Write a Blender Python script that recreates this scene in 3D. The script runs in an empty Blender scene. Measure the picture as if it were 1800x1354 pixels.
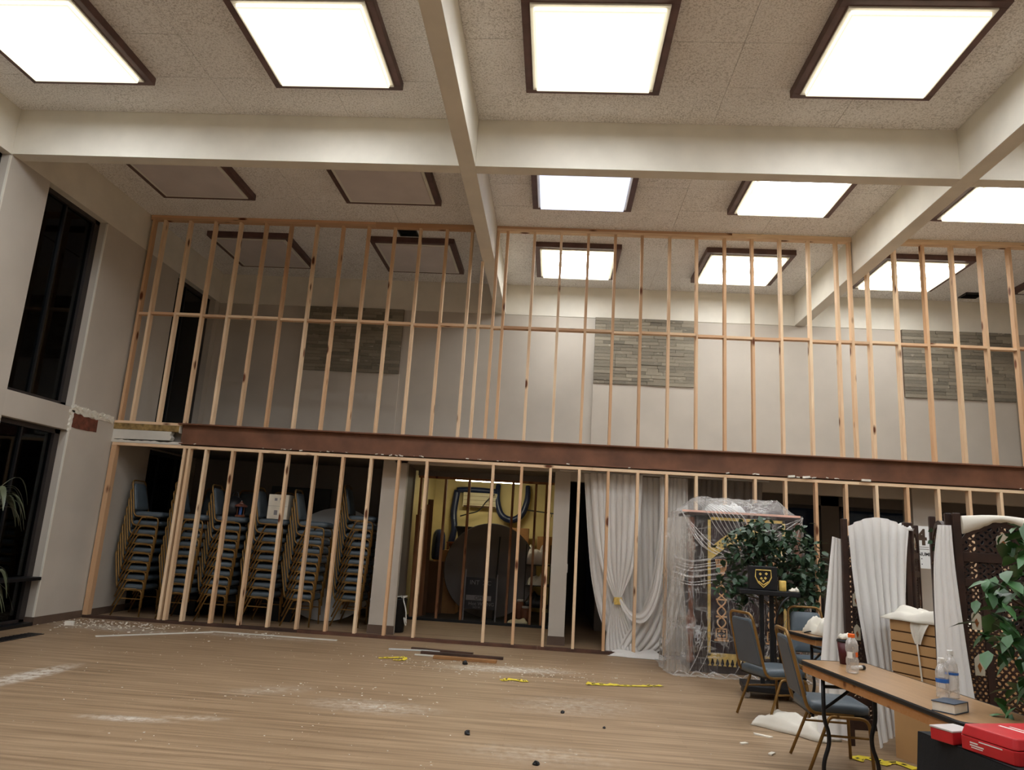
import bpy, bmesh, math, random
from mathutils import Vector, Matrix, noise as mnoise

random.seed(7)
SC = bpy.context.scene
COL = SC.collection
PI = math.pi

# ------------------------------------------------------------------ camera, world, exposure
cam_d = bpy.data.cameras.new('camera')
cam = bpy.data.objects.new('camera', cam_d)
COL.objects.link(cam)
cam_d.sensor_width = 36.0
cam_d.lens = 1262.92 / 1800 * 36
cam_d.clip_end = 200
_r = Vector((0.99676, 0.054524, 0.059129)); _u = Vector((-0.0464, -0.210671, 0.976455)); _w = Vector((-0.065697, 0.976035, 0.207459))
M = Matrix(((_r.x, _u.x, -_w.x, 6.5329), (_r.y, _u.y, -_w.y, -10.1682), (_r.z, _u.z, -_w.z, 1.4496), (0, 0, 0, 1)))
cam.matrix_world = M
SC.camera = cam
SC.view_settings.view_transform = 'Standard'
SC.view_settings.look = 'None'
SC.view_settings.gamma = 1
SC.view_settings.use_curve_mapping = False
SC.view_settings.exposure = 1.86
LAMP = 4.4          # radiance of the lit ceiling diffusers
w = bpy.data.worlds.new('night'); SC.world = w
w.use_nodes = True
w.node_tree.nodes['Background'].inputs[0].default_value = (0.10, 0.13, 0.2, 1)
w.node_tree.nodes['Background'].inputs[1].default_value = 0.02

# ------------------------------------------------------------------ materials
def lin(c):
    return tuple(((x / 255) / 12.92 if x / 255 <= 0.04045 else ((x / 255 + 0.055) / 1.055) ** 2.4) for x in c) + (1,)

class NT:
    def __init__(s, name):
        s.m = bpy.data.materials.new(name); s.m.use_nodes = True
        s.t = s.m.node_tree; s.n = s.t.nodes; s.b = s.n['Principled BSDF']; s.out = s.n['Material Output']
    def new(s, typ, **kw):
        n = s.n.new(typ)
        for k, v in kw.items():
            if k.startswith('_'): setattr(n, k[1:], v)
            else: n.inputs[k.replace('__', ' ')].default_value = v
        return n
    def link(s, a, b): s.t.links.new(a, b)
    def coord(s, scale=(1, 1, 1), kind='Object', rand=False, loc=(0, 0, 0), rot=(0, 0, 0)):
        tc = s.new('ShaderNodeTexCoord'); src = tc.outputs[kind]
        if rand:
            oi = s.new('ShaderNodeObjectInfo')
            mu = s.new('ShaderNodeVectorMath', _operation='MULTIPLY_ADD')
            s.link(oi.outputs['Random'], mu.inputs[0]); mu.inputs[1].default_value = (37, 51, 23); s.link(src, mu.inputs[2]); src = mu.outputs[0]
        mp = s.new('ShaderNodeMapping'); mp.inputs['Scale'].default_value = scale
        mp.inputs['Location'].default_value = loc; mp.inputs['Rotation'].default_value = rot
        s.link(src, mp.inputs[0]); return mp.outputs[0]
    def noise(s, vec, scale=5, detail=3, rough=.5):
        n = s.new('ShaderNodeTexNoise', Scale=scale, Detail=detail, Roughness=rough); s.link(vec, n.inputs['Vector']); return n.outputs['Fac']
    def ramp(s, fac, stops):
        r = s.new('ShaderNodeValToRGB'); e = r.color_ramp.elements
        while len(e) < len(stops): e.new(0.5)
        for k, (p, c) in enumerate(stops):
            e[k].position = p; e[k].color = c if len(c) == 4 else lin(c)
        s.link(fac, r.inputs[0]); return r.outputs[0]
    def mix(s, fac, a, b, mode='MIX'):
        m = s.new('ShaderNodeMix', _data_type='RGBA', _blend_type=mode)
        for sock, v in ((m.inputs[0], fac), (m.inputs[6], a), (m.inputs[7], b)):
            if hasattr(v, 'is_output'): s.link(v, sock)
            elif isinstance(v, (int, float)): sock.default_value = v
            else: sock.default_value = v if len(v) == 4 else lin(v)
        return m.outputs[2]
    def math(s, op, a, b=None, clamp=False):
        m = s.new('ShaderNodeMath', _operation=op, _use_clamp=clamp)
        for sock, v in ((m.inputs[0], a), (m.inputs[1], b)):
            if v is None: continue
            if hasattr(v, 'is_output'): s.link(v, sock)
            else: sock.default_value = v
        return m.outputs[0]
    def bump(s, h, strength=.3, dist=.01):
        b = s.new('ShaderNodeBump', Strength=strength, Distance=dist); s.link(h, b.inputs['Height']); s.link(b.outputs[0], s.b.inputs['Normal'])
    def base(s, col, rough=.6, metal=0, spec=.5):
        if hasattr(col, 'is_output'): s.link(col, s.b.inputs['Base Color'])
        else: s.b.inputs['Base Color'].default_value = lin(col)
        s.b.inputs['Roughness'].default_value = rough; s.b.inputs['Metallic'].default_value = metal
        s.b.inputs['Specular IOR Level'].default_value = spec
        return s.m

def paint(name, c, rough=.6, var=.06, scale=2.5, metal=0, spec=.4, bump=0, bscale=60):
    t = NT(name); v = t.coord(rand=True)
    f = t.noise(v, scale, 4)
    lo = tuple(x * (1 - var) for x in c); hi = tuple(min(255, x * (1 + var)) for x in c)
    t.base(t.ramp(f, [(.3, lo), (.7, hi)]), rough, metal, spec)
    if bump: t.bump(t.noise(v, bscale, 2), bump, .004)
    return t.m

def lumber(name, axis, pale, dark, tone=.5):
    t = NT(name)
    sc = {'z': (1, 1, .045), 'x': (.045, 1, 1)}[axis]
    v = t.coord(sc, rand=True)
    g = t.noise(v, 60, 4, .6)
    oi = t.new('ShaderNodeObjectInfo')
    body = t.ramp(oi.outputs['Random'], [(0, pale), (.35, tuple((p * 2 + q) / 3 for p, q in zip(pale, dark))), (.7, dark), (.85, tuple(q * .88 for q in dark)), (1, pale)])
    big = t.noise(t.coord({'z': (1, 1, .15), 'x': (.15, 1, 1)}[axis], rand=True), 9, 3)
    body = t.mix(t.math('MULTIPLY', t.math('SUBTRACT', big, .45, True), 1.6, True), body, (204, 156, 114))
    col = t.mix(t.ramp(g, [(.35, (0, 0, 0, 1)), (.75, (1, 1, 1, 1))]), body, (188, 142, 104))
    col = t.mix(.62, col, body)
    vo = t.new('ShaderNodeTexVoronoi', Scale=6.0); t.link(t.coord({'z': (1, 1, .36), 'x': (.36, 1, 1)}[axis], rand=True), vo.inputs['Vector'])
    k = t.ramp(vo.outputs['Distance'], [(.10, (1, 1, 1, 1)), (.19, (0, 0, 0, 1))])
    col = t.mix(k, col, (96, 52, 28))
    t.base(col, .75, 0, .25)
    t.bump(g, .15, .002)
    return t.m

MT = {}
MT['cream'] = paint('cream_paint', (226, 220, 206), .55, .03)
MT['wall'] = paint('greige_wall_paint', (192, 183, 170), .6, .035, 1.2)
MT['wall_dark'] = paint('shade_darkened_wall_paint', (122, 114, 106), .65, .04, 1.2)  # darker copy of the wall paint, dimness of the back rooms mixed in
MT['bronze'] = paint('dark_bronze_frame', (48, 42, 40), .45, .1, 4, spec=.5)
MT['blackbar'] = paint('black_metal', (22, 22, 24), .4, .1, 5)
MT['base'] = paint('rubber_baseboard', (98, 80, 68), .55, .07, 3)
MT['lightframe'] = paint('stained_light_frame', (92, 68, 64), .5, .12, 6)
MT['rim'] = paint('white_rim', (225, 222, 212), .4, .03)
MT['off'] = paint('unlit_diffuser', (212, 204, 202), .35, .03)
MT['girder'] = paint('red_oxide_steel', (114, 76, 55), .6, .14, 3, spec=.35, bump=.15)
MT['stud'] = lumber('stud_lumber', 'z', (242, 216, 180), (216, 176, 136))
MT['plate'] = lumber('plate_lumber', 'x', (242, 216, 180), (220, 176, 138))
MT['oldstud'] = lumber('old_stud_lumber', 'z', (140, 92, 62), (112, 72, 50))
MT['brownplate'] = paint('brown_sole_plate', (88, 58, 44), .7, .2, 4)
MT['darkplate'] = paint('dark_sole_plate', (66, 46, 36), .7, .25, 4)
MT['gold'] = paint('bronze_gold_tube', (136, 102, 52), .42, .08, 8, metal=.45, spec=.5)
MT['vinyl'] = paint('blue_grey_vinyl', (84, 94, 101), .42, .05, 6, spec=.45, bump=.08)
MT['vinylback'] = paint('grey_back_vinyl', (80, 87, 95), .5, .04, 6)
MT['white'] = paint('white_plaster', (226, 220, 206), .8, .05, 8, bump=.3, bscale=40)
MT['gypsum'] = paint('white_board', (206, 200, 188), .8, .04, 3)
MT['wool'] = paint('olive_insulation', (132, 108, 66), .9, .25, 14, bump=.5, bscale=50)
MT['black'] = paint('black_plastic', (20, 20, 22), .45, .1, 4)
MT['blackcloth'] = paint('black_tablecloth', (17, 18, 20), .85, .15, 5, bump=.2, bscale=150)
MT['carved'] = paint('dark_carved_wood', (48, 30, 22), .5, .22, 9, spec=.4, bump=.1, bscale=30)
MT['disc'] = paint('grey_tabletop', (96, 90, 88), .5, .04, 2)
MT['disc_light'] = paint('light_grey_tabletop', (196, 196, 194), .5, .04, 2)
MT['yellowwall'] = paint('pale_yellow_wall', (204, 186, 132), .7, .06, 1.5)
MT['carton'] = paint('brown_cardboard', (150, 108, 66), .8, .08, 5)
MT['whitecarton'] = paint('white_cardboard', (214, 206, 188), .75, .05, 5)
MT['acwhite'] = paint('ac_plastic', (196, 184, 150), .45, .03)
MT['navy'] = paint('navy_vinyl', (28, 38, 66), .35, .15, 8)
MT['red'] = paint('red_case_plastic', (186, 36, 40), .42, .07, 7, bump=.06)
MT['redrim'] = paint('grey_clear_lid', (196, 188, 184), .3, .04)
MT['maroon'] = paint('maroon_cup', (74, 24, 28), .45, .06)
MT['orange'] = paint('orange_cap', (232, 104, 34), .4, .04)
MT['bluelabel'] = paint('blue_label', (52, 108, 190), .45, .1, 30)
MT['whitelabel'] = paint('white_label', (225, 222, 215), .5, .04)
MT['tan'] = paint('maple_slatwall', (180, 140, 94), .5, .04, 3)
MT['groove'] = paint('slat_groove', (84, 54, 30), .7, .1)
MT['velvet'] = paint('dark_plum_velvet', (44, 25, 28), .9, .18, 5)
MT['goldtrim'] = paint('gold_embroidery', (222, 190, 104), .5, .1, 25, metal=.15, bump=.4, bscale=180)
MT['copperthread'] = paint('copper_embroidery', (222, 172, 122), .55, .1, 25, bump=.3, bscale=180)
MT['brownwood'] = paint('reddish_brown_wood', (116, 70, 48), .5, .15, 8)
MT['pinkrail'] = paint('pinkish_bare_rail', (232, 178, 156), .6, .06)
MT['yellowtape'] = paint('yellow_tape', (226, 204, 60), .45, .06)
MT['blackmark'] = paint('black_print', (24, 22, 20), .6, .1)
MT['chrome'] = paint('caster_steel', (170, 170, 172), .25, .04, metal=.8)
MT['bark'] = paint('bark', (84, 64, 46), .85, .25, 14, bump=.5)
MT['pot'] = paint('dark_pot', (46, 38, 34), .6, .12)
MT['soil'] = paint('soil', (40, 30, 22), .95, .25, 20)
MT['signwhite'] = paint('sign_white', (226, 228, 226), .45, .02)
MT['signdark'] = paint('sign_near_black', (34, 31, 34), .5, .06)
MT['signgrey'] = paint('sign_grey_print', (132, 128, 128), .6, .03)
MT['signbrown'] = paint('sign_brown_print', (74, 58, 44), .6, .04)
MT['navybook'] = paint('blue_book_cover', (52, 66, 84), .45, .06)
MT['paper'] = paint('page_paper', (224, 216, 200), .8, .04, 20)
MT['amber'] = paint('amber_pane', (128, 78, 40), .35, .1)
MT['palepane'] = paint('pale_pane', (180, 172, 152), .4, .06)
MT['shelf'] = paint('black_wire_shelf', (34, 30, 28), .5, .1)
MT['steelstub'] = paint('bare_red_steel', (110, 62, 46), .65, .2, 12, bump=.3)

# leaves
def leafmat(name, a, b, rough=.4):
    t = NT(name); oi = t.new('ShaderNodeObjectInfo')
    f = t.noise(t.coord(), 9, 2)
    c = t.mix(t.math('ADD', t.math('MULTIPLY', oi.outputs['Random'], .6), t.math('MULTIPLY', f, .5), True), a, b)
    return t.base(c, rough, 0, .5)
MT['leaf'] = leafmat('ficus_leaf', (27, 56, 29), (76, 124, 66))
MT['leafdark'] = leafmat('garland_leaf', (30, 52, 34), (92, 122, 90))
MT['palm'] = leafmat('palm_leaf', (44, 52, 36), (92, 98, 74))

def cloth_mat(name, c, transp=0.0, transl=.35, bump=.06):
    t = NT(name)
    d = t.new('ShaderNodeBsdfDiffuse'); d.inputs[0].default_value = lin(c)
    tr = t.new('ShaderNodeBsdfTranslucent'); tr.inputs[0].default_value = lin(c)
    m1 = t.new('ShaderNodeMixShader'); m1.inputs[0].default_value = transl
    t.link(d.outputs[0], m1.inputs[1]); t.link(tr.outputs[0], m1.inputs[2]); o = m1.outputs[0]
    b = t.new('ShaderNodeBump', Strength=bump, Distance=.003); t.link(t.noise(t.coord((1, 1, .3)), 40, 3), b.inputs['Height'])
    t.link(b.outputs[0], d.inputs['Normal'])
    if transp:
        tp = t.new('ShaderNodeBsdfTransparent'); m2 = t.new('ShaderNodeMixShader'); m2.inputs[0].default_value = transp
        t.link(o, m2.inputs[1]); t.link(tp.outputs[0], m2.inputs[2]); o = m2.outputs[0]
    t.link(o, t.out.inputs[0]); return t.m
MT['sheer'] = cloth_mat('white_sheer_fabric', (250, 248, 244), .06, .25)
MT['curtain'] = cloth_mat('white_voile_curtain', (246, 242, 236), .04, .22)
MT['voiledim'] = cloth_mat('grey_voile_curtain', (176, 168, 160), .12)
MT['linen'] = cloth_mat('white_linen', (236, 230, 216), 0, .2, .4)

def film(name, clear=.7, tint=(226, 222, 216)):
    t = NT(name)
    tp = t.new('ShaderNodeBsdfTransparent')
    d = t.new('ShaderNodeBsdfDiffuse'); d.inputs[0].default_value = lin(tint)
    g = t.new('ShaderNodeBsdfGlossy'); g.inputs['Roughness'].default_value = .18
    wr = t.noise(t.coord((1, 1, .45)), 16, 5, .6)
    b = t.new('ShaderNodeBump', Strength=.8, Distance=.03); t.link(wr, b.inputs['Height'])
    t.link(b.outputs[0], g.inputs['Normal'])
    m1 = t.new('ShaderNodeMixShader'); m1.inputs[0].default_value = .35
    t.link(d.outputs[0], m1.inputs[1]); t.link(g.outputs[0], m1.inputs[2])
    lw = t.new('ShaderNodeLayerWeight', Blend=.35)
    cr = []
    for sc_, rt, fq, wd in (((1, 1, .10), (0, .75, .2), 7, .016), ((1, 1, .12), (0, -.6, -.2), 6, .016), ((.15, 1, 1), (0, .1, .1), 5, .02), ((1, 1, .08), (0, .35, .5), 13, .02)):
        cr.append(t.ramp(t.noise(t.coord(sc_, rot=rt), fq, 2, .5), [(.5 - wd, (0, 0, 0, 1)), (.5, (1, 1, 1, 1)), (.5 + wd, (0, 0, 0, 1))]))
    crease = t.math('MAXIMUM', t.math('MAXIMUM', cr[0], cr[1]), t.math('MAXIMUM', cr[2], cr[3]))
    crease = t.math('MULTIPLY', crease, t.ramp(t.noise(t.coord(), 2.5, 2), [(.4, (0, 0, 0, 1)), (.6, (1, 1, 1, 1))]))
    f = t.math('ADD', t.math('MULTIPLY', lw.outputs['Facing'], .42), 1 - clear, True)
    f = t.math('ADD', f, t.math('MULTIPLY', crease, .42), True)
    m2 = t.new('ShaderNodeMixShader'); t.link(f, m2.inputs[0]); t.link(tp.outputs[0], m2.inputs[1]); t.link(m1.outputs[0], m2.inputs[2])
    t.link(m2.outputs[0], t.out.inputs[0]); return t.m
MT['film'] = film('clear_plastic_sheet', .955); MT['filmfold'] = film('folded_plastic', .72, (238, 232, 226)); MT['filmhaze'] = film('doubled_plastic', .66, (214, 204, 192))
MT['petclear'] = film('clear_bottle_plastic', .66)

def pane_mat():
    t = NT('night_window_glass')
    tp = t.new('ShaderNodeBsdfTransparent'); tp.inputs[0].default_value = (.32, .34, .36, 1)
    g = t.new('ShaderNodeBsdfGlossy'); g.inputs['Roughness'].default_value = .03; g.inputs[0].default_value = (.8, .85, .9, 1)
    fr = t.new('ShaderNodeFresnel', IOR=1.35)
    m = t.new('ShaderNodeMixShader'); t.link(fr.outputs[0], m.inputs[0]); t.link(tp.outputs[0], m.inputs[1]); t.link(g.outputs[0], m.inputs[2])
    t.link(m.outputs[0], t.out.inputs[0]); return t.m
MT['pane'] = pane_mat()

def emit_mat(name, c, s, edge=None, band=False):
    t = NT(name)
    t.b.inputs['Base Color'].default_value = (.8, .8, .78, 1); t.b.inputs['Roughness'].default_value = .4
    if edge:     # tubes behind the middle of the diffuser: its rim glows less
        sep = t.new('ShaderNodeSeparateXYZ'); t.link(t.coord(), sep.inputs[0])
        mx = t.math('MAXIMUM', t.math('ABSOLUTE', sep.outputs['X']), t.math('ABSOLUTE', sep.outputs['Y']))
        mr = t.new('ShaderNodeMapRange', _interpolation_type='SMOOTHSTEP')
        mr.inputs['From Min'].default_value = .575; mr.inputs['From Max'].default_value = .40
        t.link(mx, mr.inputs['Value']); k = mr.outputs['Result']
        if band:     # two tubes: dimmer between them
            m3 = t.new('ShaderNodeMapRange', _interpolation_type='SMOOTHSTEP')
            m3.inputs['From Min'].default_value = .0; m3.inputs['From Max'].default_value = .30; m3.inputs['To Min'].default_value = .002
            t.link(t.math('ABSOLUTE', t.math('ADD', sep.outputs['Y'], .06)), m3.inputs['Value'])
            k = t.math('MULTIPLY', k, m3.outputs['Result'])
        side = t.math('GREATER_THAN', sep.outputs['Z'], edge)
        st = t.math('ADD', t.math('MULTIPLY', k, s * .93), t.math('ADD', s * .05, t.math('MULTIPLY', side, s * .15)))
        t.link(st, t.b.inputs['Emission Strength'])
        t.link(t.mix(k, (255, 247, 220), c), t.b.inputs['Emission Color'])
    else:
        t.b.inputs['Emission Color'].default_value = lin(c); t.b.inputs['Emission Strength'].default_value = s
    return t.m
MT['lit'] = emit_mat('lit_diffuser_warm', (240, 246, 255), LAMP, -.045)
MT['litband'] = emit_mat('lit_diffuser_two_tubes', (240, 246, 255), LAMP * 1.45, -.045, True)
MT['litcool'] = emit_mat('lit_diffuser_cool', (206, 220, 255), LAMP * .10)
MT['tube'] = emit_mat('fluorescent_tube', (255, 246, 214), 9)

# ceiling tile: pale with dark fissures
t = NT('fissured_ceiling_tile'); v = t.coord(rand=True)
f1 = t.noise(v, 52, 3, .55); f2 = t.noise(v, 105, 2, .6)
spk = t.ramp(f1, [(.50, (0, 0, 0, 1)), (.62, (1, 1, 1, 1))])
sp2 = t.ramp(f2, [(.52, (0, 0, 0, 1)), (.64, (1, 1, 1, 1))])
pit = t.math('MULTIPLY', t.math('MAXIMUM', spk, sp2), t.math('ADD', .35, t.noise(v, 3, 2)), True)
MT['tile'] = t.base(t.mix(t.math('MULTIPLY', pit, .62), (248, 246, 243), (158, 151, 143)), .9, 0, .1)

# wood strip floor with plaster dust
t = NT('wood_strip_floor'); v = t.coord()
br = t.new('ShaderNodeTexBrick', Scale=1.0, _offset=.37, _offset_frequency=2)
br.inputs['Brick Width'].default_value = 1.35; br.inputs['Row Height'].default_value = .075; br.inputs['Mortar Size'].default_value = .002
br.inputs['Mortar Smooth'].default_value = .3; br.inputs['Bias'].default_value = 0
br.inputs['Color1'].default_value = lin((168, 143, 114)); br.inputs['Color2'].default_value = lin((146, 122, 95)); br.inputs['Mortar'].default_value = lin((112, 90, 67))
t.link(v, br.inputs['Vector'])
gr = t.noise(t.coord((.06, 1, 1)), 42, 4, .6)
c = t.mix(t.ramp(gr, [(.35, (0, 0, 0, 1)), (.7, (1, 1, 1, 1))]), br.outputs['Color'], (134, 109, 82)); c = t.mix(.5, c, br.outputs['Color'])
st2 = t.noise(t.coord((.035, 1, 1)), 20, 4, .6)
c = t.mix(.55, c, t.mix(t.ramp(st2, [(.36, (0, 0, 0, 1)), (.64, (1, 1, 1, 1))]), (112, 88, 62), (188, 160, 128)))
big = t.noise(v, .55, 3)
c = t.mix(t.math('MULTIPLY', t.ramp(big, [(.4, (0, 0, 0, 1)), (.65, (1, 1, 1, 1))]), .35), c, (132, 106, 78))
dn = t.noise(v, 14, 5, .7); dfine = t.noise(v, 60, 2, .6)
tot = None
for (x, y, rx, ry, rot, amt) in [(1.95, -3.65, .18, .75, -.06, 1.3), (3.5, -4.72, .42, .10, .05, .9), (3.95, -4.56, .32, .09, .15, .5), (.9, -.7, 1.1, .32, -.1, .7),
                                 (6.1, -1.62, .9, .24, .15, 1.1), (2.6, -.62, 1.5, .14, .02, .5), (5.1, -3.8, .7, .3, 0, .5), (4.1, -3.5, .5, .2, .6, .35), (6.8, -3.2, .8, .5, .3, .3), (6.5, -4.8, .7, .3, 0, .25)]:
    mp = t.coord((1 / rx, 1 / ry, 0), loc=(0, 0, 0)); mn = t.n[-1]; mn.vector_type = 'TEXTURE'
    mn.inputs['Scale'].default_value = (rx, ry, 1); mn.inputs['Location'].default_value = (x, y, 0); mn.inputs['Rotation'].default_value = (0, 0, rot)
    ln = t.new('ShaderNodeVectorMath', _operation='LENGTH'); t.link(mp, ln.inputs[0])
    mm = t.math('MULTIPLY', t.math('SUBTRACT', 1.0, ln.outputs['Value'], True), amt)
    tot = mm if tot is None else t.math('MAXIMUM', tot, mm)
dust = t.math('MULTIPLY', t.math('MULTIPLY', tot, 2.2), t.ramp(dn, [(.38, (0, 0, 0, 1)), (.68, (1, 1, 1, 1))]), True)
fine = t.math('MULTIPLY', t.ramp(dfine, [(.66, (0, 0, 0, 1)), (.74, (1, 1, 1, 1))]), t.math('MULTIPLY', t.ramp(big, [(.4, (0, 0, 0, 1)), (.6, (1, 1, 1, 1))]), .35))
dust = t.math('MAXIMUM', dust, fine)
c = t.mix(t.math('MULTIPLY', dust, .8), c, (214, 206, 192))
MT['floor'] = t.base(c, .5, 0, .35)
t.bump(br.outputs['Fac'], .15, .002)

# ledger stone
t = NT('grey_brown_ledger_stone'); oi = t.new('ShaderNodeObjectInfo'); v = t.coord((1, 1, 3), rand=True)
c = t.mix(oi.outputs['Random'], (158, 150, 132), (90, 86, 77)); c = t.mix(t.math('MULTIPLY', t.noise(v, 14, 5, .7), .8), c, (150, 140, 124))
c = t.mix(t.ramp(t.noise(v, 5, 4), [(.66, (0, 0, 0, 1)), (.75, (1, 1, 1, 1))]), c, (186, 176, 158))
MT['stone'] = t.base(c, .85, 0, .2); t.bump(t.noise(v, 30, 4), .5, .01)

# table laminate
t = NT('wood_laminate_top'); v = t.coord((1, .07, 1))
c = t.ramp(t.noise(v, 30, 4, .6), [(.3, (152, 116, 78)), (.7, (174, 138, 98))])
MT['laminate'] = t.base(c, .28, 0, .5)
MT['apron'] = lumber('plywood_apron', 'x', (186, 132, 78), (170, 118, 68))

# ------------------------------------------------------------------ geometry helpers
class MB:
    def __init__(s): s.v = []; s.f = []
    def add(s, vs, fs):
        o = len(s.v); s.v += [tuple(p) for p in vs]; s.f += [tuple(i + o for i in f) for f in fs]; return s
    def box(s, x0, x1, y0, y1, z0, z1):
        return s.add([(x, y, z) for z in (z0, z1) for (x, y) in ((x0, y0), (x1, y0), (x1, y1), (x0, y1))],
                     [(3, 2, 1, 0), (4, 5, 6, 7), (0, 1, 5, 4), (1, 2, 6, 5), (2, 3, 7, 6), (3, 0, 4, 7)])
    def obox(s, c, size, R=None):
        hx, hy, hz = (k / 2 for k in size); c = Vector(c)
        vs = [Vector((x, y, z)) for z in (-hz, hz) for (x, y) in ((-hx, -hy), (hx, -hy), (hx, hy), (-hx, hy))]
        if R is not None: vs = [R @ p for p in vs]
        return s.add([p + c for p in vs], [(3, 2, 1, 0), (4, 5, 6, 7), (0, 1, 5, 4), (1, 2, 6, 5), (2, 3, 7, 6), (3, 0, 4, 7)])
    def bar(s, p, q, w, h, up=(0, 0, 1)):
        p, q = Vector(p), Vector(q); d = (q - p); L = d.length; d.normalize()
        u = Vector(up); sd = d.cross(u)
        if sd.length < 1e-4: sd = d.cross(Vector((0, 1, 0)))
        sd.normalize(); u = sd.cross(d)
        R = Matrix((d, sd, u)).transposed()
        return s.obox((p + q) / 2, (L, w, h), R)
    def tube(s, pts, r, n=8, closed=False, flat=1.0):
        P = [Vector(p) for p in pts]; m = len(P); T = []
        for i in range(m):
            if closed: d = P[(i + 1) % m] - P[i - 1]
            else: d = P[min(i + 1, m - 1)] - P[max(i - 1, 0)]
            T.append(d.normalized())
        a = Vector((0, 0, 1)) if abs(T[0].z) < .9 else Vector((0, 1, 0))
        nrm = (a - T[0] * a.dot(T[0])).normalized(); vs = []; rr = r if isinstance(r, (list, tuple)) else [r] * m
        for i in range(m):
            nrm = (nrm - T[i] * nrm.dot(T[i]))
            nrm = nrm.normalized() if nrm.length > 1e-6 else T[i].orthogonal().normalized()
            b = T[i].cross(nrm)
            for k in range(n):
                an = 2 * PI * k / n
                vs.append(P[i] + nrm * (math.cos(an) * rr[i]) + b * (math.sin(an) * rr[i] * flat))
        fs = []
        for i in range(m if closed else m - 1):
            j = (i + 1) % m
            for k in range(n): fs.append((i * n + k, i * n + (k + 1) % n, j * n + (k + 1) % n, j * n + k))
        if not closed: fs += [tuple(range(n))[::-1], tuple(range((m - 1) * n, m * n))]
        return s.add(vs, fs)
    def lathe(s, prof, n=16, c=(0, 0, 0), cap=True):
        vs = [(c[0] + r * math.cos(2 * PI * k / n), c[1] + r * math.sin(2 * PI * k / n), c[2] + z) for r, z in prof for k in range(n)]
        fs = [(i * n + k, i * n + (k + 1) % n, (i + 1) * n + (k + 1) % n, (i + 1) * n + k) for i in range(len(prof) - 1) for k in range(n)]
        if cap: fs += [tuple(range(n))[::-1], tuple(range((len(prof) - 1) * n, len(prof) * n))]
        return s.add(vs, fs)
    def grid(s, fn, nu, nv):
        vs = [fn(i / nu, j / nv) for j in range(nv + 1) for i in range(nu + 1)]
        return s.add(vs, [(j * (nu + 1) + i, j * (nu + 1) + i + 1, (j + 1) * (nu + 1) + i + 1, (j + 1) * (nu + 1) + i) for j in range(nv) for i in range(nu)])
    def prism(s, outline, fn, d0, d1):
        n = len(outline)
        vs = [fn(x, y, d0) for x, y in outline] + [fn(x, y, d1) for x, y in outline]
        return s.add(vs, [tuple(range(n))[::-1], tuple(range(n, 2 * n))] + [(i, (i + 1) % n, n + (i + 1) % n, n + i) for i in range(n)])
    def mesh(s, name, mat, smooth=False, bevel=0, fixn=True):
        me = bpy.data.meshes.new(name); me.from_pydata(s.v, [], s.f)
        if fixn or bevel:
            bm = bmesh.new(); bm.from_mesh(me)
            bmesh.ops.recalc_face_normals(bm, faces=bm.faces)
            if bevel:
                es = [e for e in bm.edges if len(e.link_faces) == 2 and e.calc_face_angle(0) > .6]
                bmesh.ops.bevel(bm, geom=es, offset=bevel, segments=2, affect='EDGES', profile=.6)
            bm.to_mesh(me); bm.free()
        if smooth:
            for p in me.polygons: p.use_smooth = True
        me.materials.append(mat); return me

def link(name, me, parent=None, loc=(0, 0, 0), rot=(0, 0, 0)):
    o = bpy.data.objects.new(name, me); COL.objects.link(o)
    o.location = loc; o.rotation_euler = rot
    if parent is not None: o.parent = parent
    return o
def obj(name, mb, mat, parent=None, loc=(0, 0, 0), rot=(0, 0, 0), smooth=False, bevel=0):
    return link(name, mb.mesh(name, MT[mat] if isinstance(mat, str) else mat, smooth, bevel), parent, loc, rot)
def tag(o, label=None, cat=None, group=None, kind=None):
    if label: o['label'] = label
    if cat: o['category'] = cat
    if group: o['group'] = group
    if kind: o['kind'] = kind
    return o
def thing(name, label, cat, loc=(0, 0, 0), rz=0, group=None):
    o = bpy.data.objects.new(name, None); COL.objects.link(o); o.empty_display_size = .1
    o.location = loc; o.rotation_euler = (0, 0, rz)
    return tag(o, label, cat, group)
def struct(name, mb, mat, label, parent=None, **kw):
    o = obj(name, mb, mat, parent, **kw)
    if parent is None: tag(o, label, None, None, 'structure')
    return o
def copy_tree(o, loc, rz, label=None, group=None):
    r = o.copy(); COL.objects.link(r); r.location = loc; r.rotation_euler = (0, 0, rz)
    if label: r['label'] = label
    if group: r['group'] = group
    for ch in o.children:
        c = ch.copy(); COL.objects.link(c); c.parent = r
        for g in ch.children:
            d = g.copy(); COL.objects.link(d); d.parent = c
    return r
def fillet(pts, rad, seg=5):
    P = [Vector(p) for p in pts]; out = [P[0]]
    for i in range(1, len(P) - 1):
        a, b, c = P[i - 1], P[i], P[i + 1]
        d1 = (a - b); d2 = (c - b); r = min(rad, d1.length * .49, d2.length * .49)
        p0 = b + d1.normalized() * r; p1 = b + d2.normalized() * r
        for k in range(seg + 1):
            tt = k / seg; out.append(p0 * (1 - tt) ** 2 + b * 2 * tt * (1 - tt) + p1 * tt ** 2)
    out.append(P[-1]); return out
def spline(pts, n):
    P = [Vector(p) for p in pts]; m = len(P) - 1; out = []
    for k in range(n + 1):
        x = k / n * m; i = min(int(x), m - 1); tt = x - i
        p0, p1, p2, p3 = P[max(i - 1, 0)], P[i], P[i + 1], P[min(i + 2, m)]
        out.append(.5 * ((2 * p1) + (p2 - p0) * tt + (2 * p0 - 5 * p1 + 4 * p2 - p3) * tt ** 2 + (3 * p1 - p0 - 3 * p2 + p3) * tt ** 3))
    return out
def nz(*p): return mnoise.noise(Vector(p))
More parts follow.
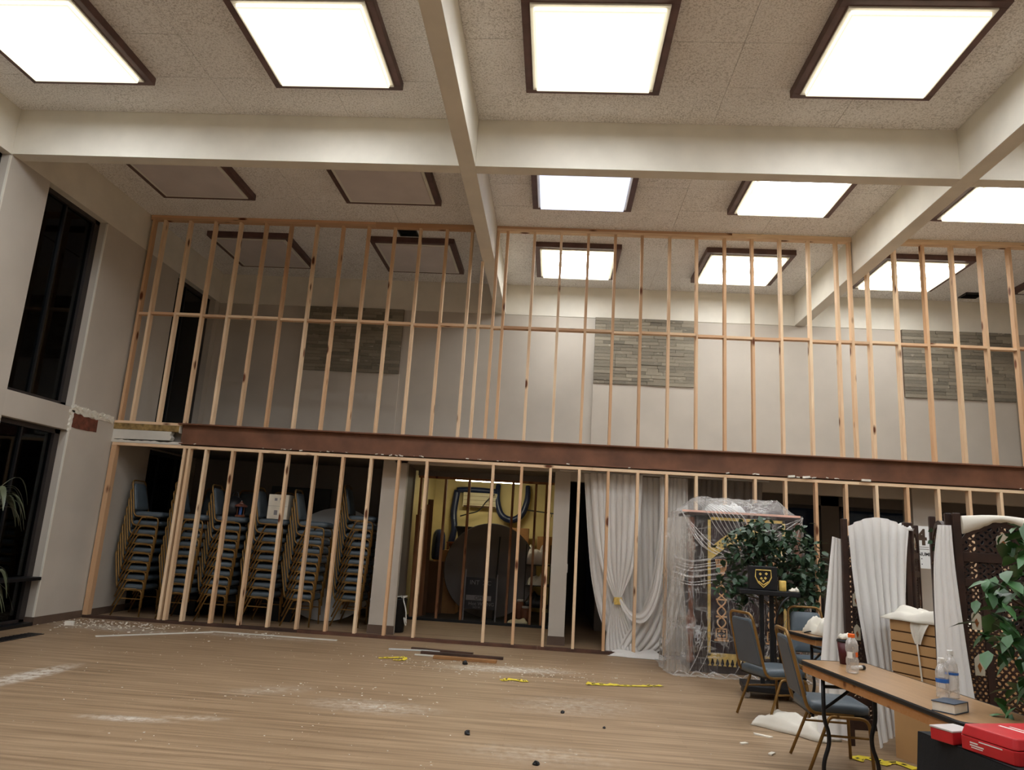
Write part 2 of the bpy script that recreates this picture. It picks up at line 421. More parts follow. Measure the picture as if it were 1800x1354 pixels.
def drape(L, R, pleats, amp, nv=28, per=7, seed=0, thick=.003, fr=(Vector((1, 0, 0)), Vector((0, 1, 0))), org=(0, 0, 0), droop=0.0):
    """pleated cloth between two edge curves given as (along, height[, out]) points"""
    L3 = spline([(p[0], p[2] if len(p) > 2 else 0, p[1]) for p in L], nv); R3 = spline([(p[0], p[2] if len(p) > 2 else 0, p[1]) for p in R], nv)
    nu = pleats * per; mb = MB(); org = Vector(org)
    def fn(u, vv):
        j = int(round(vv * nv)); p = L3[j].lerp(R3[j], u)
        wdt = (R3[j] - L3[j]).length
        a = amp * min(1, .35 + wdt * 1.1)
        ph = 2 * PI * pleats * (u + .05 * nz(u * 3, vv * .8, seed)) + seed
        out = p.y + a * math.sin(ph) * (.6 + .4 * vv) + a * .45 * nz(u * pleats * .7, vv * .9, seed + 3)
        z = p.z - droop * 4 * u * (1 - u)
        return org + fr[0] * (p.x + a * .35 * math.cos(ph)) + fr[1] * out + Vector((0, 0, z))
    mb.grid(fn, nu, nv); return mb
def crumple(w, d, h, seed, n=22, edge=.35):
    mb = MB()
    def fn(u, v):
        x = (u - .5) * w * (1 + .25 * nz(u * 3, v * 3, seed)); y = (v - .5) * d * (1 + .25 * nz(u * 3, v * 3, seed + 9))
        e = min(u, 1 - u, v, 1 - v) * 2
        ee = min(1, e / edge); z = h * math.sin(ee * PI / 2) * (.62 + .5 * nz(u * 3.2, v * 3.2, seed + 4) + .22 * abs(nz(u * 8 + v * 3, v * 5, seed)))
        return (x, y, max(.004, z))
    mb.grid(fn, n, n); return mb
def solid(o, th=.004):
    m = o.modifiers.new('thickness', 'SOLIDIFY'); m.thickness = th; return o
def subsurf(o, l=1):
    m = o.modifiers.new('smooth', 'SUBSURF'); m.levels = l; m.render_levels = l; return o
def text(name, s, size, mat, parent, loc, rot, ext=.001, align='LEFT', sx=1.0, bold=0):
    cu = bpy.data.curves.new(name, 'FONT'); cu.body = s; cu.size = size; cu.extrude = ext; cu.align_x = align; cu.resolution_u = 3; cu.offset = bold
    tmp = bpy.data.objects.new('tmp_text', cu); COL.objects.link(tmp)
    bpy.context.view_layer.update()
    me = bpy.data.meshes.new_from_object(tmp.evaluated_get(bpy.context.evaluated_depsgraph_get()))
    bpy.data.objects.remove(tmp); bpy.data.curves.remove(cu)
    me.name = name; me.materials.clear(); me.materials.append(MT[mat])
    o = link(name, me, parent, loc, rot); o.scale = (sx, 1, 1); return o

# ------------------------------------------------------------------ dimensions
ZC = 6.078; ZB = 5.50; YB = 2.587; XR = 16.4; YR = -13.7
B1, B2 = (5.293, 5.478), (10.731, 10.920)

# ------------------------------------------------------------------ floor
mb = MB(); mb.box(-.2, XR, YR, 6.2, -.12, 0)
struct('floor', mb, 'floor', 'worn light brown wood strip floor dusted with white plaster')

# ------------------------------------------------------------------ ceiling with tiles
mb = MB(); mb.box(-.2, XR, YR, YB + .2, ZC + .012, ZC + .2)
ceil = struct('ceiling', mb, 'tile', 'high ceiling of fissured beige acoustic tiles')
xs = [(0, B1[0]), (B1[1], B2[0]), (B2[1], XR)]
ys = [(-8.27, -2.8335), (-2.6624, YB)]
tile_me = {}
for (xa, xb) in xs:
    for (ya, yb) in ys:
        nx, ny = 4, 8; tw, td = (xb - xa) / nx, (yb - ya) / ny
        key = (round(tw, 3), round(td, 3))
        if key not in tile_me:
            m_ = MB(); m_.box(-tw / 2 + .0025, tw / 2 - .0025, -td / 2 + .0025, td / 2 - .0025, 0, .0118)
            tile_me[key] = m_.mesh('ceiling_tile', MT['tile'])
        for i in range(nx):
            for j in range(ny):
                link('ceiling_tile', tile_me[key], ceil, (xa + (i + .5) * tw, ya + (j + .5) * td, ZC + random.uniform(0, .0015)))

# ------------------------------------------------------------------ beams (trim)
k = 1
for (xa, xb) in (B1, B2):
    mb = MB(); mb.box(xa, xb, YR, YB, ZB, ZC + .01)
    struct('trim_%d' % k, mb, 'cream', 'cream ceiling beam running from front to back', bevel=.004); k += 1
for y in (-2.8335, -8.27):
    for (xa, xb) in xs:
        mb = MB(); mb.box(xa, xb, y, y + .171, ZB, ZC + .01)
        struct('trim_%d' % k, mb, 'cream', 'cream cross beam of the ceiling grid', bevel=.004); k += 1

# ------------------------------------------------------------------ left wall, windows
mb = MB()
wins = [(-2.16, -.955), (1.05, 2.42), (-4.04, -2.83), (-8.3, -5.2)]
edges = sorted(wins); y = YR
for (a, b) in edges:
    mb.box(-.2, 0, y, a, 0, ZB); y = b
mb.box(-.2, 0, y, 6.2, 0, ZB)
wl = struct('wall_left', mb, 'wall', 'greige left wall with tall window openings')
mb = MB(); mb.box(-.2, 0, YR, YB + .2, ZB, ZC + .01)
struct('wall_left_band', mb, 'cream', 'cream band along the top of the left wall')
for i, (a, b) in enumerate(edges):
    mb = MB(); mb.box(-.2, -.015, a - .0, b + .0, 2.506, 2.822)
    obj('spandrel', mb, 'wall', wl, bevel=.008)
# strips on the pier corners: bright edge line put in as paler cream
for yy in (-.955, -2.83):
    mb = MB(); mb.box(-.02, .004, yy - .004, yy + .012, .1, ZB - .02); obj('corner_highlight_strip', mb, 'cream', wl)
n = 1
for (a, b) in edges:
    for (z0, z1) in ((2.822, ZB), (.02, 2.506)):
        f = MB(); fx0, fx1 = -.19, -.115
        for (ya, yb) in ((a, a + .05), (b - .10, b)): f.box(fx0, fx1, ya, yb, z0, z1)
        f.box(fx0, fx1, a, b, z1 - .06, z1); f.box(fx0, fx1, a, b, z0, z0 + .05)
        wf = struct('window_%d' % n, f, 'bronze', 'dark bronze framed night window in the left wall')
        p = MB(); p.box(-.165, -.158, a + .05, b - .10, z0 + .05, z1 - .06); obj('pane', p, 'pane', wf)
        mu = MB(); mu.box(-.18, -.13, a + .52, a + .55, z0 + .05, z1 - .06); obj('mullion', mu, 'blackbar', wf)
        if z0 < 1:
            tr = MB(); tr.box(-.19, .03, a, b - .03, .56, .60); obj('transom_bar', tr, 'blackbar', wf)
            s_ = MB(); s_.box(-.19, .02, a, b - .02, .0, .04); obj('sill', s_, 'blackbar', wf)
        n += 1
# damaged patch where the old floor was cut away
random.seed(3)
pl = []
for i in range(15): pl.append((-.97 + i * .066, 2.80 + .05 - i * .001 + random.uniform(-.012, .018)))
for i in range(15): pl.append((-.05 - i * .066, 2.745 + random.uniform(-.02, .015)))
mb = MB(); mb.prism(pl, lambda a, b, d: (d, a, b), -.02, .012); obj('broken_plaster', mb, 'white', wl)
pl = [(-.985 + random.uniform(-.02, .02), 2.50 + i * .035) for i in range(9)] + [(-.94 + random.uniform(-.01, .03), 2.80 - i * .035) for i in range(9)]
mb = MB(); mb.prism(pl, lambda a, b, d: (d, a, b), -.02, .012); obj('broken_plaster', mb, 'white', wl)
mb = MB()
for i in range(26):
    y0 = -.96 + i * .036; mb.obox((.012, y0, 2.79 + random.uniform(-.03, .05)), (random.uniform(.01, .035), random.uniform(.02, .06), random.uniform(.01, .04)), Matrix.Rotation(random.uniform(-1, 1), 3, 'X'))
o = obj('plaster_crumbs', mb, 'white', wl); o['kind'] = 'stuff'
pl = [(-.93, 2.745), (-.93, 2.56)] + [(-.93 + i * .09, 2.552 + random.uniform(-.008, .008)) for i in range(1, 6)] + [(-.385, 2.56), (-.39, 2.735)] + [(-.45 - i * .1, 2.74 + random.uniform(-.01, .012)) for i in range(5)]
mb = MB(); mb.prism(pl, lambda a, b, d: (d, a, b), -.02, .006); obj('steel_stub', mb, 'steelstub', wl)
mb = MB(); mb.box(0, .012, -.955, 0, 0, .1); struct('baseboard_left', mb, 'base', 'brown rubber baseboard on the left wall')
mb = MB(); mb.box(-.13, -.0, -.967, -.955, 0, .1); obj('baseboard_return', mb, 'base', bpy.data.objects['baseboard_left'])
mb = MB(); mb.box(0, .012, .1, 2.58, 0, .1); struct('baseboard_back', mb, 'base', 'brown rubber baseboard behind the stud wall')
# other sides of the hall (behind the camera and far right)
mb = MB(); mb.box(XR, XR + .2, YR, 6.2, 0, ZC + .2); struct('wall_right', mb, 'wall', 'plain right wall of the hall')
mb = MB(); mb.box(-.2, XR, YR - .2, YR, 0, ZC + .2); struct('wall_front', mb, 'wall', 'plain wall behind the viewer')

# ------------------------------------------------------------------ upper back wall
mb = MB(); mb.box(0, XR, YB + .012, YB + .2, 2.80, ZB)
wb = struct('wall_back', mb, 'wall', 'greige upper back wall behind the studs')
mb = MB(); mb.box(0, XR, YB, YB + .2, ZB, ZC + .01)
struct('wall_back_band', mb, 'cream', 'cream band at the top of the back wall')
for (xa, xb) in ((1.70, 3.59), (7.135, 8.94), (12.585, 14.46)):
    mb = MB(); mb.box(xa, xb, YB - .022, YB + .02, 2.80, 4.262); obj('pilaster', mb, 'wall', wb)
mb = MB(); mb.lathe([(.022, 0), (.022, .012), (.012, .018)], 12); obj('hole_cover', mb, 'black', wb, (8.93, YB + .01, 3.54), (PI / 2, 0, 0))
random.seed(11)
stone_me = []
for k_ in range(10):
    L = random.choice([.16, .2, .26, .31, .38, .45]); d = random.uniform(.018, .036)
    m_ = MB(); m_.box(0, L - .003, -d, 0, 0, .0595); stone_me.append((L, m_.mesh('stone', MT['stone'], bevel=.003)))
for (xa, xb, lab) in ((1.70, 3.575, 'grey ledger stone panel at left, in the unlit bay'), (7.14, 8.935, 'grey ledger stone panel in the middle of the upper back wall'),
                      (12.59, 14.46, 'grey ledger stone panel furthest right on the upper back wall')):
    tp = thing('stone_panel', lab, 'stone panel', (xa, YB - .022, 4.262))
    mb = MB(); mb.box(0, xb - xa, 0, .02, 0, 5.50 - 4.262); obj('backing', mb, 'groove', tp)
    W_ = xb - xa; row = 0; z = 0
    while z < 1.23:
        x = 0
        while x < W_ - .02:
            fit = [s_ for s_ in stone_me if x + s_[0] <= W_ + .001]
            if not fit: fit = [(W_ - x, None)]
            L, me = random.choice(fit)
            if me is None or (W_ - x - L < .14 and W_ - x - L > .002):
                L = W_ - x; m_ = MB(); m_.box(0, L - .003, -.026, 0, 0, .0595); me = m_.mesh('stone', MT['stone'])
            link('stone', me, tp, (x, 0, z)); x += L
        z += .0619

# ------------------------------------------------------------------ ceiling lights
def light_meshes():
    h = .686; hi = .61; f = MB()
    f.box(-h, h, -h, -hi, 0, .086); f.box(-h, h, hi, h, 0, .086); f.box(-h, -hi, -hi, hi, 0, .086); f.box(hi, h, -hi, hi, 0, .086)
    r = MB(); ho, hn = .61, .572
    r.box(-ho, ho, -ho, -hn, -.014, .06); r.box(-ho, ho, hn, ho, -.014, .06); r.box(-ho, -hn, -hn, hn, -.014, .06); r.box(hn, ho, -hn, hn, -.014, .06)
    d = MB(); d.box(-.571, .571, -.571, .571, -.055, .05); d2 = MB(); d2.box(-.571, .571, -.571, .571, -.02, .05)
    return f.mesh('frame', MT['lightframe'], bevel=.004), r.mesh('rim', MT['rim'], bevel=.004), d, d2
fm, rm, dmb, dmo = light_meshes()
dme = {k_: (dmo if k_ == 'off' else dmb).mesh('diffuser', MT[k_], bevel=.008) for k_ in ('lit', 'litband', 'litcool', 'off')}
LX = [1.34, 4.056, 6.732, 9.426, 12.122, 14.80]
rows = {'front': -4.166, 'second': -1.468, 'third': 1.222}
pos = ['leftmost', 'second from the left', 'third from the left', 'fourth from the left', 'fifth from the left', 'rightmost']
def ceiling_light(x, y, state, label, group=None):
    tl = thing('ceiling_light', label, 'ceiling light', (x, y, 5.992), 0, group)
    link('frame', fm, tl); link('rim', rm, tl); link('diffuser', dme[state], tl)
for rn, y in rows.items():
    for i, x in enumerate(LX):
        if rn == 'front' and i > 4: continue
        if rn == 'second' and i > 4: continue
        st = 'lit' if rn == 'front' else 'litband'
        if rn != 'front' and i < 2: st = 'off'
        if rn == 'second' and i == 2: st = 'litcool'
        if rn == 'third' and i == 5: st = 'off'
        sd = {'lit': 'glowing white', 'litband': 'glowing white', 'off': 'unlit', 'litcool': 'bluish glowing'}[st]
        place = {'front': 'front row', 'second': 'row just beyond the cross beam', 'third': 'far row behind the studs'}[rn]
        ceiling_light(x, y, st, '%s ceiling light, %s in the %s' % (sd, pos[i], place))
for y in (-6.864, -9.604):
    for i, x in enumerate(LX):
        ceiling_light(x, y, 'lit', 'glowing square ceiling light in the rows behind the viewer', 'ceiling lights behind the viewer')
def vent(x0, x1, y0, y1, label):
    tv = thing('ceiling_vent', label, 'vent', ((x0 + x1) / 2, (y0 + y1) / 2, ZC - .012))
    hx, hy = (x1 - x0) / 2, (y1 - y0) / 2
    m_ = MB(); m_.box(-hx, hx, -hy, hy, .004, .012); obj('backing', m_, 'black', tv)
    m_ = MB(); e = .02
    m_.box(-hx, hx, -hy, -hy + e, -.01, .006); m_.box(-hx, hx, hy - e, hy, -.01, .006); m_.box(-hx, -hx + e, -hy, hy, -.01, .006); m_.box(hx - e, hx, -hy, hy, -.01, .006); obj('frame', m_, 'blackbar', tv)
    for q in range(4):
        m_ = MB(); m_.obox((0, -hy + (q + 1) * 2 * hy / 5, -.002), (2 * hx - .04, .025, .003), Matrix.Rotation(.6, 3, 'X')); obj('slat', m_, 'blackbar', tv)
vent(3.885, 4.185, .17, .46, 'dark square ceiling vent behind the studs left of the beam')
vent(13.50, 13.80, 2.1, 2.36, 'dark square ceiling vent at far right near the back wall')

# ------------------------------------------------------------------ upper stud wall
random.seed(5)
us = [.062] + [.2427 + i * .4064 for i in range(13)] + [5.29, 5.50, 5.652] + [6.06 + i * .4045 for i in range(12)] + [10.70, 10.94, 11.335, 11.744, 12.15, 12.555, 12.96, 13.36, 13.77, 14.17, 14.58, 14.98, 15.39, 15.8, 16.2]
us[13] = 5.105
tu = thing('stud_wall', 'upper stud wall of bare lumber standing on the steel girder', 'stud wall', (0, 0, 2.806))
sm = {}
def stud(parent, x, L, w=.038, d=.089, z=0, mat='stud', y=0, lean=0):
    key = (round(L, 3), w, d, mat)
    if key not in sm:
        m_ = MB(); m_.box(-w / 2, w / 2, 0, d, 0, L); sm[key] = m_.mesh('stud', MT[mat])
    return link('stud', sm[key], parent, (x, y, z), (0, lean, 0))
Hs = ZC - .076 - 2.806
for x in us:
    under = any(a - .02 < x < b + .02 and not (abs(x - 5.50) < .01) for a, b in (B1, B2)) and x not in (10.70,)
    stud(tu, x, (ZB - 2.806 - .002) if under else Hs, lean=random.uniform(-.0015, .0015))
for (xa, xb) in ((.01, B1[0]), (B1[1], B2[0]), (B2[1], 16.35)):
    cuts = [xa] + [c for c in (3.6, 9.0, 13.6) if xa < c < xb] + [xb]
    for lv in range(2):
        for a, b in zip(cuts[:-1], cuts[1:]):
            m_ = MB(); m_.box(0, b - a - .003, 0, .089, 0, .0375); obj('top_plate', m_, 'plate', tu, (a, -.002 * lv, Hs + .038 * lv))
bm_ = {}
for a, b in zip(us[:-1], us[1:]):
    L = round(b - a - .038, 2)
    if L < .04: continue
    if L not in bm_:
        m_ = MB(); m_.box(0, L, 0, .089, 0, .038); bm_[L] = m_.mesh('blocking', MT['plate'])
    link('blocking', bm_[L], tu, (a + .019, random.uniform(-.002, .003), 4.455 - 2.806 + random.uniform(-.012, .012)))

# ------------------------------------------------------------------ girder and its end pieces
tg = thing('steel_girder', 'red-brown steel girder running across between the two stud walls', 'girder', (1.03, 0, 2.50))
Lg = XR - 1.03 - .02
m_ = MB(); m_.box(0, Lg, .035, .05, .016, .284); obj('web', m_, 'girder', tg)
m_ = MB(); m_.box(-.04, Lg, -.045, .13, .284, .304); obj('flange', m_, 'girder', tg, bevel=.003)
m_ = MB(); m_.box(0, Lg, -.012, .11, 0, .016); obj('flange', m_, 'girder', tg)
m_ = MB()
random.seed(8)
for i in range(46):
    x = random.choice([random.uniform(.2, 3.6), random.uniform(8.2, 9.6), random.uniform(0, 13)]); s_ = random.uniform(.006, .03)
    m_.obox((x, -.014, -.004 + random.uniform(0, .014)), (s_ * 1.6, .008, s_ * .5), Matrix.Rotation(random.uniform(-.4, .4), 3, 'Y'))
for (x, s_) in ((8.75, .09), (8.95, .1), (9.75, .12)): m_.obox((x, -.022, .002), (s_, .03, .028), Matrix.Rotation(random.uniform(-.2, .2), 3, 'Y'))
o = obj('plaster_crumbs', m_, 'white', tg); o['kind'] = 'stuff'
tr = struct('trim_20', MB().box(.0, 1.03, -.005, .11, 2.765, 2.803), 'plate', 'lumber sill and cut floor layers at the left end of the girder')
m_ = MB(); m_.box(.0, 1.0, .0, .11, 2.675, 2.765); obj('insulation_strip', m_, 'wool', tr)
m_ = MB(); m_.box(1.0, 1.012, -.003, .11, 2.66, 2.765); obj('drywall_edge', m_, 'gypsum', tr)
m_ = MB(); m_.prism([(0, 2.53), (.88, 2.545), (.90, 2.59), (.87, 2.62), (.885, 2.672), (0, 2.672)], lambda a, b, d: (a, d, b), .005, .10); obj('drywall_strip', m_, 'gypsum', tr)
pl = [(0, 2.482), (1.06, 2.482), (1.06, 2.525)] + [(1.0 - i * .05, 2.518 + random.uniform(-.01, .012)) for i in range(20)] + [(0, 2.54)]
m_ = MB(); m_.prism(pl, lambda a, b, d: (a, d, b), -.004, .1); obj('drywall_strip', m_, 'gypsum', tr)

# ------------------------------------------------------------------ lower stud wall
tl_ = thing('stud_wall', 'lower stud wall of bare lumber under the steel girder', 'stud wall', (0, 0, 0))
ls = [1.12, 1.20] + [1.4425 + i * .4075 for i in range(9)] + [5.656 + i * .4055 for i in range(8)] + [8.895 + i * .408 for i in range(19)]
for i, x in enumerate(ls): stud(tl_, x, 2.438 - .042, z=.042, lean=random.uniform(-.002, .002))
stud(tl_, .055, 2.438 - .042, w=.075, z=.042)
for a, b in zip([.02, 3.4, 7.05, 10.7, 14.3], [3.4, 7.05, 10.7, 14.3, 16.35]):
    m_ = MB(); m_.box(0, b - a - .003, 0, .089, 0, .04); obj('top_plate', m_, 'plate', tl_, (a, 0, 2.439))
for a, b, mt in ((.02, 3.1, 'darkplate'), (3.1, 6.4, 'brownplate'), (6.4, 8.22, 'brownplate'), (8.22, 16.3, 'darkplate')):
    m_ = MB(); m_.box(0, b - a - .004, 0, .089, .001, .041); obj('sole_plate', m_, mt, tl_, (a, 0, 0))

# ------------------------------------------------------------------ lower room shell
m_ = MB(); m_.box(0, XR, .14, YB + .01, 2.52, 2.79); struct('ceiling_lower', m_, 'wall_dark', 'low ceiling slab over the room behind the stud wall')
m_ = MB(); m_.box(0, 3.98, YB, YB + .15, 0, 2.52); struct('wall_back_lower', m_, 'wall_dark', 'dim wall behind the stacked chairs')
m_ = MB(); m_.box(3.97, 4.335, .45, .56, 0, 2.52)
o = struct('wall_pier_left', m_, 'wall', 'greige pier between the chairs and the closet')
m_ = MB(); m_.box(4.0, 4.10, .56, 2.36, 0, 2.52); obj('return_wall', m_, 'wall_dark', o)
m_ = MB(); m_.box(3.96, 4.345, .44, .45, 0, .12); obj('baseboard', m_, 'base', o)
m_ = MB(); m_.box(6.535, 6.765, .55, .85, 0, 2.52); m_.box(6.55, 6.72, .85, 2.36, 0, 2.52)
o = struct('wall_pier_middle', m_, 'wall', 'greige pier between the closet and the dark opening')
m_ = MB(); m_.box(6.525, 6.775, .54, .55, 0, .12); obj('baseboard', m_, 'base', o)
m_ = MB(); m_.box(6.765, 6.775, .57, .65, 1.0, 1.12); obj('switch_plate', m_, 'whitelabel', o)
m_ = MB(); m_.box(11.63, 11.98, .5, .8, 0, 2.52); struct('wall_pier_right', m_, 'wall', 'greige pier behind the number sign')
m_ = MB(); m_.box(4.14, 6.55, .45, .62, 2.44, 2.52); struct('trim_21', m_, 'wall', 'header over the closet recess')
m_ = MB(); m_.box(6.765, XR, .6, .75, 2.32, 2.52); struct('trim_22', m_, 'wall', 'header over the dark doorways')
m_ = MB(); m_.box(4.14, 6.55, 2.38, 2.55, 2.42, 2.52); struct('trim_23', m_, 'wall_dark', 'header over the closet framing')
# dark rooms at right
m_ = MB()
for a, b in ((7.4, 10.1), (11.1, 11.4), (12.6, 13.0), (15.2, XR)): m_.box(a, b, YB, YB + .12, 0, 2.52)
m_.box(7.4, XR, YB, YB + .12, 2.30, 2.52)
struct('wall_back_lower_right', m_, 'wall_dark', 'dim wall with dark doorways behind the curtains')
for n_, (a, b) in enumerate(((10.1, 11.1), (11.4, 12.6), (13.0, 15.2))):
    f = MB(); f.box(a, a + .05, YB + .01, YB + .09, 0, 2.3); f.box(b - .05, b, YB + .01, YB + .09, 0, 2.3); f.box(a, b, YB + .01, YB + .09, 2.24, 2.3); f.box(a, b, YB + .01, YB + .09, .9, .95)
    d_ = struct('door_%d' % (n_ + 1), f, 'bronze', 'dark glazed doorway at the back')
    p = MB(); p.box(a + .05, b - .05, YB + .045, YB + .052, .02, 2.24); obj('pane', p, 'pane', d_)
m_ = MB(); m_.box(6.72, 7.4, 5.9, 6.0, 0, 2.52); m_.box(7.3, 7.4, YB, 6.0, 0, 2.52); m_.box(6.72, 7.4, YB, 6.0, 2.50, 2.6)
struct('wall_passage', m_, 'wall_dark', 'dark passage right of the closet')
# closet beyond the old studs
m_ = MB(); m_.box(3.95, 6.75, 5.05, 5.2, 0, 2.75); m_.box(3.95, 4.02, YB, 5.1, 0, 2.75); m_.box(6.65, 6.72, YB - .2, 5.1, 0, 2.75)
struct('wall_closet', m_, 'yellowwall', 'pale yellow walls of the lit closet')
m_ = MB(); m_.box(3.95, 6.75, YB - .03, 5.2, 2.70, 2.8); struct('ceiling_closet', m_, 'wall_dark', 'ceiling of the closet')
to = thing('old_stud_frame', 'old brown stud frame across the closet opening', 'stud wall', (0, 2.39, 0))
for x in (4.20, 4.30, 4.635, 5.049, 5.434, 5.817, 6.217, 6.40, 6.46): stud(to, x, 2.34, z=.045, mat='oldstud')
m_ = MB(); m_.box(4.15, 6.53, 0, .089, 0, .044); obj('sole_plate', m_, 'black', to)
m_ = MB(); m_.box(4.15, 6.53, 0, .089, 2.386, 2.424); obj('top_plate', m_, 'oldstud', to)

m_ = MB(); m_.box(4.03, 6.64, 2.48, 5.05, .0005, .004); struct('floor_closet', m_, 'black', 'dark littered floor of the closet')
# ------------------------------------------------------------------ closet contents
tf = thing('fluorescent_light', 'lit fluorescent tube light on the closet ceiling', 'lamp', (5.25, 3.6, 2.46))
m_ = MB(); m_.box(-.65, .65, -.09, .09, .03, .10); obj('housing', m_, 'rim', tf)
for yy in (-.045, .045):
    m_ = MB(); m_.tube([(-.61, yy, .012), (.61, yy, .012)], .016, 10); obj('tube', m_, 'tube', tf, smooth=True)
m_ = MB()
for xx in (-.5, .5): m_.tube([(xx, 0, .09), (xx, 0, .25)], .006, 6)
obj('hanger', m_, 'blackbar', tf)
ta = thing('air_conditioner', 'off-white split air conditioner on the yellow closet wall', 'air conditioner', (5.0, 5.05, 2.02))
m_ = MB(); m_.box(-.36, .36, -.2, 0, 0, .30); obj('case', m_, 'acwhite', ta, bevel=.02)
for q in range(3):
    m_ = MB(); m_.box(-.34, .34, -.206, -.2, .06 + q * .08, .065 + q * .08); obj('slat', m_, 'groove', ta)
m_ = MB(); m_.box(-.33, .33, -.21, -.16, .0, .03); obj('louvre', m_, 'groove', ta)
m_ = MB(); m_.tube(spline([(-.32, -.04, .5), (-.32, -.1, .18), (-.22, -.13, -.12), (0, -.15, -.22), (.2, -.13, -.1), (.3, -.1, .2), (.3, -.04, .5)], 30), [.05 + .02 * math.sin(i * .1) for i in range(31)], 10)
o = obj('hose_coil', m_, 'navy', loc=(5.68, 5.0, 2.02), smooth=True); tag(o, 'navy blue hose hanging in a U on the yellow closet wall', 'hose')
m_ = MB(); m_.tube(spline([(4.5, 4.98, 2.35), (4.46, 4.95, 1.9), (4.5, 4.9, 1.55), (4.44, 4.9, 1.2)], 16), .07, 10)
m_.tube(spline([(4.5, 4.95, 2.36), (4.9, 4.95, 2.38), (5.4, 4.98, 2.36)], 10), .06, 8)
o = obj('duct', m_, 'navy', smooth=True); tag(o, 'dark insulated duct bending down the closet wall', 'duct')
m_ = MB()
m_.tube(spline([(4.62, 4.8, 1.82), (4.8, 4.78, 1.88), (5.0, 4.75, 1.95), (5.15, 4.75, 2.15), (5.3, 4.8, 2.3)], 18), .012, 6)
o = obj('cable', m_, 'black', smooth=True); tag(o, 'black cable slung below the air conditioner', 'cable')
m_ = MB(); m_.tube([(5.9, 4.9, 2.03), (6.55, 4.6, 1.97)], .012, 6); m_.tube([(6.5, 4.62, 1.975), (6.5, 4.62, 1.9)], .008, 6)
o = obj('hanging_rod', m_, 'blackbar'); tag(o, 'thin dark rod crossing the right side of the closet', 'rod')
def round_table_top(label, loc, r, lean, rz, mat):
    tt = thing('round_table', label, 'table', loc, rz)
    m_ = MB(); m_.lathe([(r - .004, 0), (r, .006), (r, .024), (r - .004, .03)], 64)
    o = obj('tabletop', m_, mat, tt, (0, math.sin(lean) * r, math.cos(lean) * r), (PI / 2 - lean, 0, 0))
    m_ = MB(); m_.lathe([(r + .001, 0), (r + .004, .004), (r + .004, .02), (r + .001, .024)], 64, cap=False); obj('edge_band', m_, 'black', o, (0, 0, .003))
    m_ = MB()
    for s_ in (-1, 1): m_.tube(fillet([(-.35, s_ * .4, -.01), (-.35, s_ * .4, -.06), (.35, s_ * .4, -.06), (.35, s_ * .4, -.01)], .04), .014, 6)
    obj('folded_legs', m_, 'blackbar', o)
round_table_top('large dark grey round folding table stood on edge in the closet', (5.42, 3.36, 0), .845, .1, .02, 'disc')
round_table_top('pale grey round folding table stood on edge behind the chair stacks', (3.02, 1.38, 0), .9, .22, 0, 'disc_light')
ts = thing('standing_sign', 'black sidewalk sign leaning against the round table in the closet', 'sign', (5.33, 2.78, 0), .01)
m_ = MB(); m_.box(-.27, .27, 0, .02, .2, .73); obj('board', m_, 'signdark', ts, rot=(-.06, 0, 0))
m_ = MB(); m_.box(-.29, -.27, -.01, .03, 0, .86); m_.box(.27, .29, -.01, .03, 0, .8); obj('frame', m_, 'signgrey', ts, rot=(-.06, 0, 0))
m_ = MB(); m_.box(-.25, .19, -.004, 0, .345, .43); obj('strip', m_, 'signgrey', ts, rot=(-.06, 0, 0))
for s_, sz, z, x, mt in (('INT  XC', .105, .61, -.2, 'signgrey'), ('OPEN', .085, .358, -.1, 'signdark'), ('Hot W   NG', .085, .262, -.2, 'signgrey'), ('NO W', .045, .215, -.12, 'signgrey')):
    text('lettering', s_, sz, mt, ts, (x, -.007 - .06 * -z * 0 + z * .06 - .004, z), (PI / 2 - .06, 0, 0))
m_ = MB(); m_.tube([(0, 0, .02), (.02, .35, 1.45)], .014, 8); o = obj('broom_handle', m_, 'black', loc=(5.56, 2.92, 0)); tag(o, 'dark thin pole leaning beside the sidewalk sign', 'pole')
def carton(label, x, y, z, w, d, h, mat='carton', rz=0):
    tb = thing('cardboard_box', label, 'box', (x, y, z), rz)
    m_ = MB(); m_.box(-w / 2, w / 2, -d / 2, d / 2, 0, h); obj('body', m_, mat, tb, bevel=.004)
    for s_ in (-1, 1):
        m_ = MB(); m_.obox((s_ * w * .25, 0, h + .003), (w * .49, d, .004)); obj('flap', m_, mat, tb)
    m_ = MB(); m_.box(-.025, .025, -d / 2 - .002, d / 2 + .002, h + .004, h + .008); obj('packing_tape', m_, 'tan', tb)
    return tb
carton('brown carton at the lower left of the closet', 4.55, 3.9, 0, .5, .5, .62)
carton('brown carton stacked on the lower left carton', 4.55, 3.9, .64, .46, .46, .5)
carton('pale open carton high behind the round table top', 5.2, 4.5, 1.44, .42, .4, .2, 'whitecarton', .15)
carton('brown carton behind the right shoulder of the round table', 5.86, 4.6, 1.36, .4, .36, .28)
td = thing('storage_tote', 'black tote bin high at left behind the round table', 'bin', (4.85, 4.3, 1.3))
m_ = MB(); m_.lathe([(.2, 0), (.27, .26), (.29, .26), (.29, .29)], 4); obj('tub', m_, 'black', td, rot=(0, 0, PI / 4))
m_ = MB(); m_.box(-.23, .23, -.23, .23, .29, .31); obj('lid', m_, 'black', td, bevel=.008)
